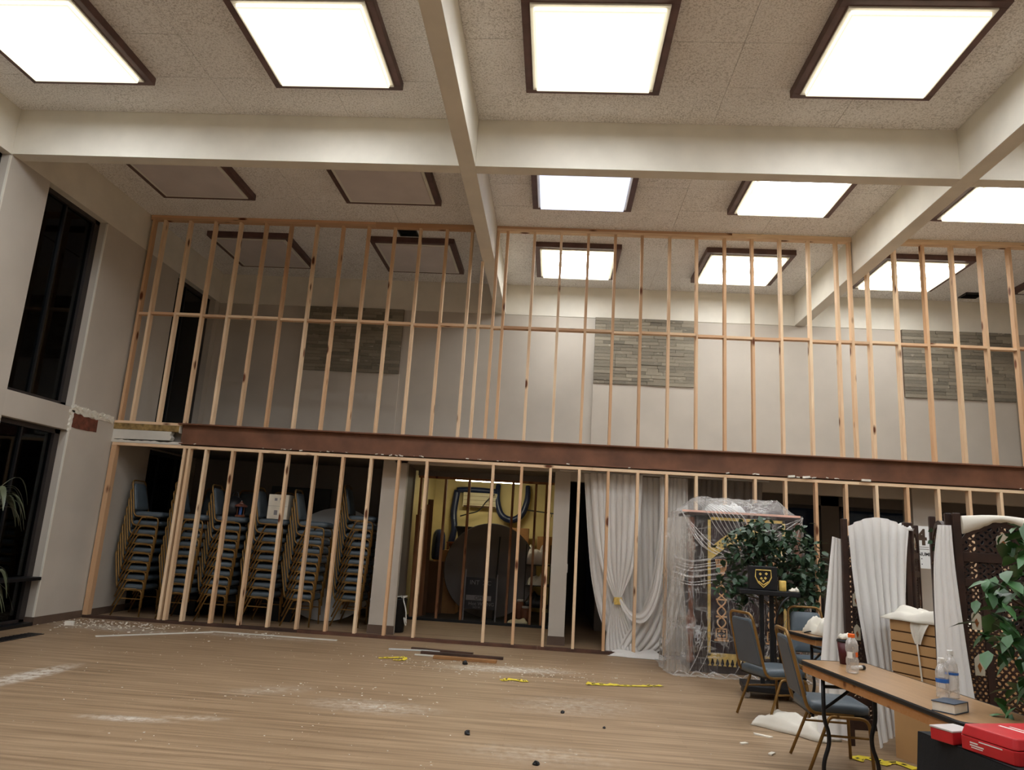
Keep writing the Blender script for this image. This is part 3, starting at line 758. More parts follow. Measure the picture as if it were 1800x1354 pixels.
for (nm, lab, x, y, w_, h_, z_) in (('shelf_board_stack', '', 4.8, 4.45, .9, .02, 1.27),):
    tb = thing('wooden_rack', 'wooden rack along the back of the closet holding boxes', 'rack', (5.2, 4.55, 0))
    for zz in (.55, 1.25, 1.34):
        pass
    m_ = MB(); m_.box(-.75, .9, -.25, .25, 1.27, 1.295); obj('shelf', m_, 'brownwood', tb)
    m_ = MB(); m_.box(-.75, .9, -.25, .25, .6, .625); obj('shelf', m_, 'brownwood', tb)
    for sx in (-.72, .87):
        for sy in (-.22, .22):
            m_ = MB(); m_.box(sx - .02, sx + .02, sy - .02, sy + .02, 0, 1.27); obj('leg', m_, 'brownwood', tb)
for i in range(4):
    m_ = MB(); m_.box(-.05, .05, -.012, .012, 0, 1.75 + .1 * i); o = obj('leaning_board', m_, ('oldstud', 'groove', 'oldstud', 'groove')[i], loc=(4.16 + i * .045, 2.75 + .12 * i, 0), rot=(-.03, .0, .5))
    tag(o, ('nearest', 'second', 'third', 'furthest')[i] + ' of the brown boards leaning at the left of the closet', 'board', 'boards leaning in the closet')
tb = thing('backpack', 'tall dark blue backpack standing at left in the closet', 'bag', (4.38, 3.75, .95))
m_ = MB(); m_.lathe([(.11, 0), (.13, .05), (.13, .42), (.11, .52), (.05, .58)], 16); subsurf(obj('body', m_, 'navy', tb, smooth=True), 1)
m_ = MB(); m_.tube(spline([(-.05, -.1, .5), (-.06, -.15, .3), (-.05, -.12, .08)], 10), .015, 6); obj('strap', m_, 'black', tb)
carton('dark crate under the backpack in the closet', 4.36, 3.75, 0, .36, .4, .93, 'groove')
# shelf of clutter at right of closet
tsf = thing('wire_shelf', 'black wire shelf at the right of the closet', 'shelf', (6.3, 3.5, 0))
for sx in (-.22, .22):
    for sy in (-.3, .3):
        m_ = MB(); m_.tube([(sx, sy, 0), (sx, sy, 1.35)], .012, 6); obj('post', m_, 'shelf', tsf)
for zz in (.25, .62, .98):
    m_ = MB(); m_.box(-.23, .23, -.31, .31, zz, zz + .012); obj('shelf_deck', m_, 'shelf', tsf)
for lab, x, y, z, s_, mt, sd in (('crumpled clear bag on the top deck of the wire shelf', 6.26, 3.4, .995, (.38, .4, .36), 'redrim', 1), ('white bundle on the middle deck of the wire shelf', 6.28, 3.4, .633, (.32, .4, .2), 'whitecarton', 2),
                              ('dark cloth pile on the low deck of the wire shelf', 6.28, 3.4, .263, (.36, .4, .22), 'black', 3), ('pale rags on the closet floor by the round table', 6.0, 2.85, 0, (.35, .25, .1), 'acwhite', 4)):
    o = obj('bundle', crumple(*s_, sd, 12), mt, loc=(x, y, z), smooth=True); solid(o); tag(o, lab, 'bundle')
for i, (x, y, h_, lab) in enumerate(((6.02, 3.25, .34, 'jar-topped white container right of the round table'), (6.12, 3.15, .24, 'small dark pot with pale lid right of the round table'))):
    tj = thing('canister', lab, 'container', (x, y, 0)); m_ = MB(); m_.lathe([(.07, 0), (.08, .02), (.08, h_ - .05), (.06, h_)], 16); obj('body', m_, 'brownwood', tj, smooth=True)
    m_ = MB(); m_.lathe([(.065, h_), (.065, h_ + .03)], 16); obj('lid', m_, 'redrim', tj)
carton('brown carton leaning high at the right of the closet', 6.42, 4.2, 1.0, .25, .4, .5, 'carton', .3)

# ------------------------------------------------------------------ trash bin with cords
tb = thing('trash_bin', 'black bin with tangled white cords beside the left pier', 'bin', (4.30, .80, 0))
m_ = MB(); m_.lathe([(.115, 0), (.12, .01), (.135, .45), (.142, .46), (.142, .475), (.128, .475), (.115, .03)], 20); obj('tub', m_, 'black', tb, smooth=True)
random.seed(4); m_ = MB()
m_.tube(spline([(random.uniform(-.13, .13), random.uniform(-.13, .1), .48 + random.uniform(0, .03)) for _ in range(9)] + [(.1, -.1, .46), (.15, -.1, .3), (.16, -.08, .1), (.13, -.12, .22), (.17, -.1, .14)], 70), .010, 5); obj('cord', m_, 'whitelabel', tb, smooth=True)

# ------------------------------------------------------------------ banquet chairs
def build_chair(label):
    tc = thing('banquet_chair', label, 'chair')
    # seat
    m_ = MB(); out = []
    for (sx, sy, a0) in ((1, 1, 0), (-1, 1, 1), (-1, -1, 2), (1, -1, 3)):
        r = .07 if sx > 0 else .05
        for q in range(5):
            an = (a0 + q / 4) * PI / 2; out.append((sx * (.215 - r) + r * math.cos(an) + .01, sy * (.205 - r) + r * math.sin(an)))
    n_ = len(out); rings = [(.93, .385), (1.0, .392), (1.0, .425), (.97, .443), (.86, .456), (.5, .463)]
    vs = [(x * s_, y * s_, z) for s_, z in rings for x, y in out]
    fs = [(i * n_ + k, i * n_ + (k + 1) % n_, (i + 1) * n_ + (k + 1) % n_, (i + 1) * n_ + k) for i in range(len(rings) - 1) for k in range(n_)]
    fs += [tuple(range(n_))[::-1], tuple(range((len(rings) - 1) * n_, len(rings) * n_))]
    m_.add(vs, fs); obj('seat', m_, 'vinyl', tc, smooth=True)
    m_ = MB(); m_.box(-.19, .21, -.2, .2, .372, .387); obj('seat_pan', m_, 'black', tc)
    for s_ in (-1, 1):
        y = s_ * .218; yf = s_ * .232
        path = fillet([(-.215, yf, .006), (-.065, y, .372), (.0, y, .372)], .06, 4); m_ = MB(); m_.tube(path, .0115, 8); obj('leg', m_, 'gold', tc, smooth=True)
        path = fillet([(.0, y, .372), (.195, y, .372), (.212, yf, .006)], .06, 4); m_ = MB(); m_.tube(path, .0115, 8); obj('leg', m_, 'gold', tc, smooth=True)
        m_ = MB(); m_.tube([(-.112, s_ * .222, .25), (.205, s_ * .222, .25)], .008, 6); obj('stretcher', m_, 'gold', tc)
    back = fillet([(.1, -.2, .384), (-.20, -.2, .384), (-.325, -.172, .915), (-.325, .172, .915), (-.20, .2, .384), (.1, .2, .384)], .07, 5)
    m_ = MB(); m_.tube(back, .0125, 8); obj('back_frame', m_, 'gold', tc, smooth=True)
    # back cushion
    m_ = MB(); ol = []
    for (z, hw) in ((.475, .17), (.49, .178), (.60, .172), (.75, .162), (.84, .152), (.865, .13)): ol.append((hw, z))
    pts = [(hw, z) for hw, z in ol] + [(-hw, z) for hw, z in reversed(ol)]
    def bk(y, z, d):
        x = -.20 - (z - .384) * .235
        return (x + d * .97, y, z + d * .2)
    nn = len(pts); rings = [(.9, -.012), (1, -.008), (1, .012), (.94, .026), (.7, .034)]
    vs = []
    for s_, d in rings:
        for (y, z) in pts: vs.append(bk(y * s_, .67 + (z - .67) * s_, d))
    fs = [(i * nn + k, i * nn + (k + 1) % nn, (i + 1) * nn + (k + 1) % nn, (i + 1) * nn + k) for i in range(len(rings) - 1) for k in range(nn)]
    fs += [tuple(range(nn))[::-1], tuple(range((len(rings) - 1) * nn, len(rings) * nn))]
    m_.add(vs, fs); obj('backrest', m_, 'vinyl', tc, smooth=True)
    m_ = MB(); m_.prism([(y * .92, .67 + (z - .67) * .94) for y, z in pts], bk, -.0145, -.011); obj('back_panel', m_, 'vinylback', tc)
    return tc
chair = build_chair('blue-grey banquet chair seen from behind, standing alone left of the tables')
chair.location = (8.57, -3.16, 0); chair.rotation_euler = (0, 0, math.radians(19))
copy_tree(chair, (8.575, -4.51, 0), math.radians(-3), 'blue-grey banquet chair closest to the viewer, at the end of the long table')
copy_tree(chair, (9.24, -2.42, 0), math.radians(-86), 'blue-grey banquet chair facing the viewer behind the far small table')
ordn = ['bottom', 'second from the bottom', 'third from the bottom', 'fourth from the bottom', 'fifth from the bottom', 'sixth from the bottom', 'seventh from the bottom', 'eighth from the bottom', 'ninth from the bottom', 'tenth from the bottom']
stk = [(.40, .63, 9, 0), (1.13, .52, 9, .02), (1.64, .64, 9, .04), (2.27, .72, 9, -.03), (2.87, .76, 9, .02), (3.51, 1.10, 10, -.02)]
sname = ['the stack nearest the left wall', 'the second stack from the left wall', 'the third stack from the left wall', 'the fourth stack from the left wall', 'the fifth stack from the left wall', 'the stack nearest the pier']
for si, (x, y, cnt, a) in enumerate(stk):
    for k_ in range(cnt):
        tn = ordn[k_] if k_ < cnt - 1 else 'topmost'
        copy_tree(chair, (x + k_ * .010, y, k_ * .131), a, 'blue stacking chair, %s in %s' % (tn, sname[si]), 'chairs in the front row of stacks')
for si, (x, y, cnt) in enumerate(((.75, 1.75, 9), (1.35, 1.75, 9), (1.95, 1.75, 9))):
    for k_ in range(cnt):
        copy_tree(chair, (x, y - k_ * .012, k_ * .131), -PI / 2, 'dark chair in the shadowed stacks behind the front row of stacks', 'chairs in the rear stacks')

# things on and around the stacks
def on(si, k_): x, y, c, a = stk[si]; return x + (c - 1) * .01, y, (c - 1) * .131 + .463
x, y, z = on(3, 0)
tb = carton('white carton standing on top of the fourth chair stack', x + .05, y - .03, z, .30, .28, .36, 'whitecarton', .05)
for q in ((-.06, -.02, .27, .31), (-.05, .0, .06, .13), (.02, .06, .28, .32)):
    obj('printed_mark', MB().box(q[0], q[1], -.142, -.14, q[2], q[3]), 'signgrey', tb)
m_ = MB(); m_.box(-.15, .15, -.1415, -.14, .19, .193); obj('seam', m_, 'signgrey', tb)
x, y, z = on(2, 0)
tb = thing('toy_carousel', 'tiny red and white roofed ornament on top of the third chair stack', 'ornament', (x + .12, y - .08, z))
m_ = MB(); m_.lathe([(.07, 0), (.075, .02), (.06, .03)], 12); obj('base', m_, 'brownwood', tb)
for q in range(6):
    m_ = MB(); m_.tube([(.05 * math.cos(q), .05 * math.sin(q), .03), (.05 * math.cos(q), .05 * math.sin(q), .15)], .004, 5); obj('post', m_, 'brownwood', tb)
m_ = MB(); m_.lathe([(.02, .03), (.02, .15)], 10); obj('core', m_, 'bluelabel', tb)
m_ = MB(); m_.lathe([(.09, .15), (.09, .17), (.03, .2), (.012, .235)], 12); obj('roof', m_, 'steelstub', tb)
m_ = MB(); m_.lathe([(.03, .2), (.004, .24)], 10); obj('roof_cap', m_, 'white', tb)
tb = thing('duffel_bag', 'black bag slumped on top of the third chair stack', 'bag', (x - .06, y + .08, z))
m_ = MB(); m_.lathe([(.14, 0), (.17, .08), (.15, .2), (.08, .28), (.02, .31)], 14); obj('body', m_, 'black', tb, smooth=True)
m_ = MB(); m_.tube(spline([(-.06, 0, .27), (-.03, 0, .36), (.03, 0, .36), (.06, 0, .27)], 10), .01, 6); obj('handle', m_, 'black', tb)
tb = thing('television', 'black flat television on the wall behind the chair stacks', 'television', (2.03, YB - .03, 1.60))
m_ = MB(); m_.box(-.54, .54, -.02, .02, -.02, .5); obj('bezel', m_, 'black', tb, bevel=.006)
m_ = MB(); m_.box(-.525, .525, -.023, -.02, 0, .485); obj('screen', m_, 'blackbar', tb)
for i, (x, y, lab) in enumerate(((.95, 1.15, 'black bin on the floor behind the second chair stack'), (2.45, 1.2, 'black bin on the floor behind the fourth chair stack'))):
    tb = thing('storage_tote', lab, 'bin', (x, y, 0)); m_ = MB(); m_.lathe([(.26, 0), (.31, .26), (.33, .26), (.33, .28)], 4); obj('tub', m_, 'black', tb, rot=(0, 0, PI / 4))
    m_ = MB(); m_.box(-.24, .24, -.24, .24, .28, .3); obj('lid', m_, 'black', tb, bevel=.008)

# ------------------------------------------------------------------ curtains behind the studs
tcu = thing('curtain', 'white voile curtain gathered by a gold clip behind the studs', 'curtain', (7.0, .30, 0))
def cur(name, L, R, pl, am, y, mat='curtain', seed=0, parent=None, nv=30):
    o = obj(name, drape([(p[0] - 7.0,) + tuple(p[1:]) for p in L], [(p[0] - 7.0,) + tuple(p[1:]) for p in R], pl, am, nv, 8, seed, org=(0, y - .30, 0)), mat, parent, smooth=True); return o
cur('outer_fall', [(6.95, 2.43), (7.0, 1.9), (7.05, 1.4), (7.12, .9), (7.25, .42), (7.46, .06, -.05)], [(7.35, 2.43), (7.4, 1.9), (7.46, 1.4), (7.52, .9), (7.66, .42), (7.8, .05, -.05)], 5, .028, .40, seed=1, parent=tcu)
cur('gathered_panel', [(7.05, 2.43), (7.1, 1.8), (7.2, 1.2), (7.38, .8), (7.43, .69), (7.38, .5), (7.33, .2), (7.32, .02, -.1)], [(7.8, 2.43), (7.78, 1.8), (7.72, 1.2), (7.58, .82), (7.52, .69), (7.58, .5), (7.72, .2), (7.8, .02, -.12)], 8, .035, .30, seed=2, parent=tcu)
cur('swag', [(7.5, .75, -.07), (7.56, .66, -.09), (7.68, .55, -.1), (7.82, .58, -.1), (7.95, .85, -.08), (8.03, 1.3, -.03), (8.05, 1.9), (8.03, 2.43)], [(7.5, .68, -.09), (7.55, .56, -.12), (7.68, .43, -.14), (7.86, .45, -.14), (8.02, .75, -.1), (8.1, 1.3, -.05), (8.13, 1.9), (8.12, 2.43)], 2, .03, .30, seed=5, parent=tcu)
cur('straight_panel', [(7.45, 2.43), (7.45, 1.6), (7.5, .8), (7.6, .03)], [(8.35, 2.43), (8.4, 1.6), (8.45, .8), (8.45, .03)], 10, .03, .52, seed=3, parent=tcu)
cur('swept_fall', [(8.1, 2.43, .06), (8.05, 1.7, .05), (7.95, 1.0, 0), (7.8, .55, -.04), (7.6, .25, -.08), (7.5, .05, -.1)], [(8.45, 2.43, .06), (8.45, 1.7, .05), (8.4, 1.0, .02), (8.3, .5, 0), (8.2, .2, -.06), (8.0, .03, -.12)], 6, .035, .34, seed=4, parent=tcu)
o = obj('pooled_hem', crumple(.75, .34, .09, 6, 26, .5), 'curtain', tcu, (.72, -.28, .002), (0, 0, -.15), smooth=True); solid(o)
m_ = MB(); m_.tube(fillet([(.43, -.03, .72), (.53, -.05, .72), (.55, -.02, .66), (.42, .02, .66)], .02), .006, 6, closed=True); m_.box(.425, .53, -.075, -.06, .63, .73); o = obj('tieback_clip', m_, 'goldtrim', tcu, rot=(0, 0, 0), bevel=.006); o['label'] = 'gold clip'
m_ = MB(); m_.tube([(6.6, .40, 2.455), (9.6, .40, 2.455)], .012, 8); o = obj('curtain_rod', m_, 'rim'); tag(o, 'thin pale curtain rod just below the low ceiling', 'rod')
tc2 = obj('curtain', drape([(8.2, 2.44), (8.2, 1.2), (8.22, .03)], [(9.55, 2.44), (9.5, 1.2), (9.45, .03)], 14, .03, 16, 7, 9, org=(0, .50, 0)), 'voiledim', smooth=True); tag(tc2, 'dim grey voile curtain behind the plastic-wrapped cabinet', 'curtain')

# ------------------------------------------------------------------ wrapped ark cabinet
ta = thing('wrapped_cabinet', 'tall wooden cabinet with dark gold-embroidered hanging, wrapped in clear plastic', 'cabinet', (8.94, -.55, 0))
m_ = MB(); m_.box(-.62, .60, -.28, .34, .04, 1.86); obj('body', m_, 'carved', ta, bevel=.01)
m_ = MB(); m_.box(-.68, .66, -.32, .36, 0, .10); obj('plinth', m_, 'carved', ta, bevel=.01)
for sx in (-.665, .64):
    pr = [(.045, .1), (.055, .14), (.035, .2), (.03, .35), (.045, .48), (.062, .56), (.062, .6), (.04, .66), (.03, .72), (.034, 1.0), (.03, 1.35), (.045, 1.42), (.055, 1.5), (.035, 1.56), (.045, 1.84)]
    m_ = MB(); m_.lathe(pr, 16); obj('turned_post', m_, 'brownwood', ta, (sx, -.27, 0), smooth=True)
m_ = MB(); m_.box(-.72, .70, -.34, .36, 1.86, 1.90); obj('cornice', m_, 'carved', ta, bevel=.008)
m_ = MB(); m_.bar((-.80, -.40, 1.908), (.64, -.40, 1.908), .022, .024); obj('front_rail', m_, 'pinkrail', ta)
fy = -.33; xl, xr = -.475, .47
m_ = MB(); m_.grid(lambda u, v: (xl + (xr - xl) * u, fy + .008 * math.sin(u * 22) + .006 * nz(u * 6, v * 4, 1), 1.85 - 1.73 * v), 40, 30); o = solid(obj('velvet_hanging', m_, 'velvet', ta, smooth=True))
g = MB(); d0, d1 = fy - .022, fy - .012
g.box(xl, xl + .035, d0, d1, .20, 1.85); g.box(xr - .035, xr, d0, d1, .20, 1.85); g.box(xl, xr, d0, d1, 1.815, 1.85)
obj('gold_border', g, 'goldtrim', ta)
g = MB(); g.box(xl, xr, d0, d1, .17, .235)
for i in range(16):
    x = xl + .03 + i * (xr - xl - .06) / 15
    g.prism([(x - .022, .17), (x + .022, .17), (x + .006, .115), (x + .02, .09), (x - .02, .09), (x - .006, .115)], lambda a, b, d: (a, d, b), d0, d1)
o = obj('gold_fringe', g, 'goldtrim', ta)
# arched valance band
g = MB(); N = 24
for (a0, a1) in ((0, N),):
    vs = []; 
    for i in range(N + 1):
        tt = i / N; x = xl + .03 + (xr - xl - .06) * tt; za = 1.40 + .25 * math.sin(PI * tt)
        vs += [(x, fy - .03, za - .075), (x, fy - .03, za + .075), (x, fy - .016, za + .075), (x, fy - .016, za - .075)]
    fs = []
    for i in range(N):
        for q in range(4): fs.append((i * 4 + q, i * 4 + (q + 1) % 4, (i + 1) * 4 + (q + 1) % 4, (i + 1) * 4 + q))
    fs += [(3, 2, 1, 0), tuple(N * 4 + q for q in range(4))]
    g.add(vs, fs)
o = obj('gold_valance', g, 'goldtrim', ta)
g = MB()
for i in range(2, 23):
    tt = i / N; x = xl + .03 + (xr - xl - .06) * tt; za = 1.40 + .25 * math.sin(PI * tt)
    for q in (-.035, .005, .04): g.obox((x + random.uniform(-.006, .006), fy - .032, za + q), (.018, .004, .012), Matrix.Rotation(random.uniform(-.8, .8), 3, 'Y'))
obj('valance_print', g, 'signbrown', ta)
for cx in (-.31, .30):
    g = MB(); d_ = fy - .022
    for q in range(7): # fan of stems on top
        an = (q - 3) * .17
        g.tube([(cx, d_, 1.12), (cx + math.sin(an) * .1, d_, 1.2), (cx + (q - 3) * .023, d_, 1.335)], .0075, 5)
    g.tube([(cx - .075, d_, 1.335), (cx + .075, d_, 1.335)], .004, 5)
    g.tube([(cx, d_, 1.13), (cx, d_, 1.02)], .011, 6)
    for ph in (0, PI):
        g.tube([(cx + .05 * math.sin(ph + i * .55), d_ - .002 * math.cos(ph + i * .55), 1.03 - i * .022) for i in range(24)], .010, 5)
    for zz in (1.0, .86, .66): g.box(cx - .065, cx + .065, d_ - .004, d_ + .004, zz - .01, zz + .01)
    g.box(cx - .07, cx + .07, d_ - .004, d_ + .004, .51, .525); g.box(cx - .07, cx + .07, d_ - .004, d_ + .004, .40, .415); g.box(cx - .07, cx - .055, d_ - .004, d_ + .004, .4, .525); g.box(cx + .055, cx + .07, d_ - .004, d_ + .004, .4, .525)
    g.box(cx - .085, cx + .085, d_ - .004, d_ + .004, .375, .395)
    for qx in (-.025, .025):
        for qz in (.44, .49): g.obox((cx + qx, d_, qz), (.032, .008, .02), Matrix.Rotation(.6 * (1 if qx * (qz - .465) > 0 else -1), 3, 'Y'))
    obj('embroidered_pillar', g, 'copperthread', ta)
random.seed(21)
for i, (x, z) in enumerate(((-.12, .52), (-.1, 1.52), (.1, 1.52), (.0, 1.78))):
    g = MB(); 
    for q in range(6): g.obox((x + random.uniform(-.06, .06), fy - .022, z + random.uniform(-.06, .06)), (.03, .006, .016), Matrix.Rotation(random.uniform(-1.5, 1.5), 3, 'Y'))
    obj('embroidered_sprig', g, 'copperthread', ta)
for i, (x, w_, h_, sd) in enumerate(((-.18, .5, .17, 1), (.28, .5, .2, 2))):
    o = obj('bundled_cloth', crumple(w_, .45, h_, sd, 18, .5), 'disc_light' if i == 0 else 'velvet', ta, (x, .02, 1.9), smooth=True); solid(o)

# plastic sheet over the cabinet
m_ = MB()
Wc = [(-.86, .38, -.95, .40), (-.83, -.42, -.94, -.66), (.66, -.42, .72, -.68), (.70, .36, .76, .40)]  # top corner xy, floor corner xy
def per(u, v):
    seg = [0, .22, .78, 1.0]
    k_ = 0 if u < .22 else (1 if u < .78 else 2); tt = (u - seg[k_]) / (seg[k_ + 1] - seg[k_])
    a, b = Wc[k_], Wc[k_ + 1]; tx = a[0] + (b[0] - a[0]) * tt; ty = a[1] + (b[1] - a[1]) * tt; bx = a[2] + (b[2] - a[2]) * tt; by = a[3] + (b[3] - a[3]) * tt
    pinch = math.exp(-((v - .42) / .09) ** 2) * .35
    vv = min(1, v / .95); e = vv ** 1.6 * (1 - pinch)
    x = tx + (bx - tx) * e; y = ty + (by - ty) * e; z = 1.90 * (1 - vv) + .012
    amp = .012 + .05 * v
    n1 = nz(u * 26, v * 3.0, 2.2); n2 = nz(u * 60, v * 7 + u * 22, 5.1); n3 = nz(u * 12, v * 12, 8.8)
    k2 = amp * (n1 + .55 * n2 + .5 * n3) + .06 * math.exp(-((v - .42) / .05) ** 2) * nz(u * 18, v * 30, 4)
    if k_ == 0: x -= abs(k2); y += k2 * .3
    elif k_ == 1: y -= abs(k2) + .006; x += k2 * .3
    else: x += abs(k2)
    if v > .95: # hem spreading on the floor
        s_ = (v - .95) / .05; z = .012 + .03 * abs(nz(u * 40, s_ * 3, 1)); 
        if k_ == 1: y -= s_ * (.10 + .08 * nz(u * 14, 0, 3))
        elif k_ == 0: x -= s_ * .05
        else: x += s_ * .05
    return (x, y, z)
m_.grid(per, 150, 70)
def top(u, v):
    x = -.83 + 1.50 * u + .1 * (1 - abs(2 * u - 1)) * 0; y = -.42 + .78 * v
    lift = math.sin(min(1, v * 2.2) * PI / 2) * min(1, u * 5.5) * min(1, (1 - u) * 7)
    z = 1.905 + lift * (.19 + .05 * nz(u * 5, v * 5, 2) + .03 * nz(u * 22 + v * 9, v * 4, 7)) 
    return (x, y, z)
m_.grid(top, 70, 26)
tps = thing('plastic_sheet', 'clear wrinkled plastic sheet draped over the embroidered cabinet', 'plastic sheet', (8.94, -.55, 0))
obj('film', m_, 'film', tps, smooth=True)
fo = MB(); random.seed(51)
def fold(pts, wd):
    c_ = spline(pts, 22); n_ = len(c_); fo.tube(c_, [wd * (.35 + .65 * math.sin(PI * (i + .5) / n_)) * (1 + .5 * nz(i * .4, wd * 900, 0)) for i in range(n_)], 5, flat=.45)
for (x1, z1, sag) in ((-.62, 1.62, .0), (-.5, 1.46, .02), (-.36, 1.38, .05), (-.2, 1.34, .07), (-.02, 1.33, .08), (.12, 1.36, .08)):
    fold([(-.82, -.45, 1.895), (-.82 + (x1 + .82) * .45, -.47, 1.9 - (1.9 - z1) * .62 - sag), (x1, -.47, z1)], random.uniform(.005, .009))
for k_ in range(9):
    x0 = -.56 + k_ * .05; fold([(-.60 + k_ * .03, -.12, 2.06), (x0 + .05, -.42, 1.915), (x0 + .16, -.46, 1.72), (x0 + .30, -.47, 1.56 - .02 * k_)], random.uniform(.004, .008))
for (x1, z1) in ((.45, 1.5), (.3, 1.62), (.52, 1.3), (.2, 1.7)):
    fold([(.66, -.45, 1.895), (.58 * .5 + x1 * .5, -.48, (1.9 + z1) / 2 - .02), (x1, -.47, z1)], random.uniform(.004, .007))
for k_ in range(9):
    z0 = 1.06 + .035 * k_ + random.uniform(-.02, .02); fold([(-.93, -.45, z0 + .02), (-.72, -.52, z0 - .03), (-.5, -.5, z0 + .02 * nz(k_, 0, 1)), (-.25 + random.uniform(-.1, .1), -.49, z0 + .06)], random.uniform(.004, .008))
for k_ in range(8):
    x0 = random.uniform(-.85, .3); fold([(x0, -.62, .03), (x0 + .12, -.58, .25), (x0 + random.uniform(.1, .4), -.53, random.uniform(.5, .8))], random.uniform(.004, .008))
for k_ in range(9):
    x0 = -.95 + k_ * .2; fold([(x0, -.72 + random.uniform(-.05, .05), .02), (x0 + .08, -.69, .06), (x0 + .2, -.74 + random.uniform(-.05, .05), .02)], random.uniform(.006, .012))
o = obj('folds', fo, 'filmfold', tps, smooth=True); o['kind'] = 'stuff'
obj('gathered_side', drape([(-.99, 1.80, -.02), (-1.02, 1.3, -.06), (-.95, 1.05, -.03), (-1.0, .5, -.1), (-.99, .03, -.16)], [(-.72, 1.86, -.06), (-.66, 1.3, -.08), (-.78, 1.08, -.05), (-.74, .5, -.1), (-.72, .03, -.18)], 4, .03, 24, 7, 4, org=(0, -.40, 0)), 'filmhaze', tps, smooth=True)

# ------------------------------------------------------------------ black stand with emblem box and greenery
tst = thing('rolling_stand', 'black rolling stand on casters with a tray, before the wrapped cabinet', 'stand', (8.83, -2.13, 0), math.radians(-8))
m_ = MB(); m_.box(-.27, .27, -.2, .2, .07, .13); obj('base', m_, 'black', tst, bevel=.012)
for sx in (-.23, .23):
    for sy in (-.16, .16):
        m_ = MB(); m_.lathe([(.02, -.012), (.03, -.01), (.03, .01), (.02, .012)], 12); o = obj('caster', m_, 'chrome', tst, (sx, sy, .032), (PI / 2, 0, .4))
        m_ = MB(); m_.box(-.018, .018, -.018, .018, .0, .03); obj('caster_bracket', m_, 'chrome', o, (0, .0, 0), (-PI / 2, 0, 0))
for sx in (-.06, .04):
    m_ = MB(); m_.box(sx - .022, sx + .022, -.03, .02, .12, 1.05); obj('column', m_, 'black', tst, bevel=.004)
m_ = MB(); m_.box(-.30, .30, -.18, .18, 1.02, 1.07); obj('tray', m_, 'black', tst, bevel=.008)
m_ = MB(); m_.tube(spline([(.22, -.15, 1.04), (.12, -.2, .96), (.06, -.2, .8), (.05, -.15, .5), (.08, -.1, .2)], 20), .012, 6); obj('cable', m_, 'black', tst, smooth=True)
tbx = thing('emblem_box', 'black box with a gold shield emblem on the stand tray', 'box', (8.76, -2.20, 1.072), math.radians(-8))
m_ = MB(); m_.box(-.14, .14, -.08, .08, 0, .24); obj('case', m_, 'black', tbx, bevel=.01)
sh = [(-.075, .20), (.075, .20), (.08, .13), (.05, .07), (0, .025), (-.05, .07), (-.08, .13)]
g = MB(); g.tube([(x, -.084, z) for x, z in sh], .006, 6, closed=True); obj('shield_outline', g, 'goldtrim', tbx)
g = MB()
for x, z in ((-.03, .16), (.03, .165), (.02, .12), (-.02, .115), (0, .09)): g.obox((x, -.084, z), (.022, .006, .022), Matrix.Rotation(.78, 3, 'Y'))
g.tube([(-.05, -.084, .085), (0, -.084, .05), (.05, -.084, .085)], .007, 6); obj('shield_charge', g, 'goldtrim', tbx)
m_ = MB(); m_.lathe([(.032, 0), (.036, .005), (.036, .1), (.033, .105)], 16); o = obj('candle', m_, 'goldtrim', loc=(8.945, -2.28, 1.072), smooth=True); tag(o, 'short yellow candle beside the emblem box on the tray', 'candle')
o = obj('crumpled_tissue', crumple(.09, .08, .05, 4, 10), 'linen', loc=(9.05, -2.3, 1.072), smooth=True); solid(o, .002); tag(o, 'small white tissue at the right end of the stand tray', 'tissue')

def leaf_mesh(name, L, w_, mat):
    m_ = MB(); vs = [(0, 0, 0), (L * .3, w_ * .42, L * .05), (L * .62, w_ * .36, L * .03), (L, 0, -L * .1), (L * .62, -w_ * .36, L * .03), (L * .3, -w_ * .42, L * .05), (L * .33, 0, 0), (L * .66, 0, -L * .02)]
    m_.add(vs, [(0, 6, 1), (1, 6, 7, 2), (2, 7, 3), (0, 5, 6), (5, 4, 7, 6), (4, 3, 7)]); return m_, m_.mesh(name, MT[mat], True)
lmb, _ = leaf_mesh('leaf', .095, .062, 'leafdark')
random.seed(31)
tp = thing('potted_ficus', 'leafy dark green artificial ficus behind the black stand', 'plant', (9.08, -1.72, 0))
m_ = MB(); m_.lathe([(.12, 0), (.15, .02), (.17, .26), (.18, .27), (.18, .3), (.16, .3), (.15, .27)], 20); obj('pot', m_, 'pot', tp, smooth=True)
m_ = MB(); m_.lathe([(.15, .26), (.15, .27)], 16); obj('soil', m_, 'soil', tp)
clus = [((-.40, -.05, 1.50), .23, 260), ((-.25, -.1, 1.62), .18, 150), ((.16, -.02, 1.48), .27, 330), ((.27, -.05, 1.22), .24, 260), ((-.56, -.12, 1.12), .15, 110), ((-.45, -.1, .98), .12, 60), ((.2, -.05, 1.0), .2, 160), ((-.15, 0, 1.4), .2, 130)]
st = MB()
for q in range(3): st.tube([(0, 0, .27), (.02 * (q - 1), .01, .7), (.06 * (q - 1), 0, 1.2)], .014, 6)
for (c_, r_, n_) in clus: st.tube(spline([(0, 0, .8), (c_[0] * .5, c_[1] * .5, (c_[2] + .9) / 2), c_], 8), .008, 5)
obj('trunk', st, 'bark', tp, smooth=True)
fol = MB()
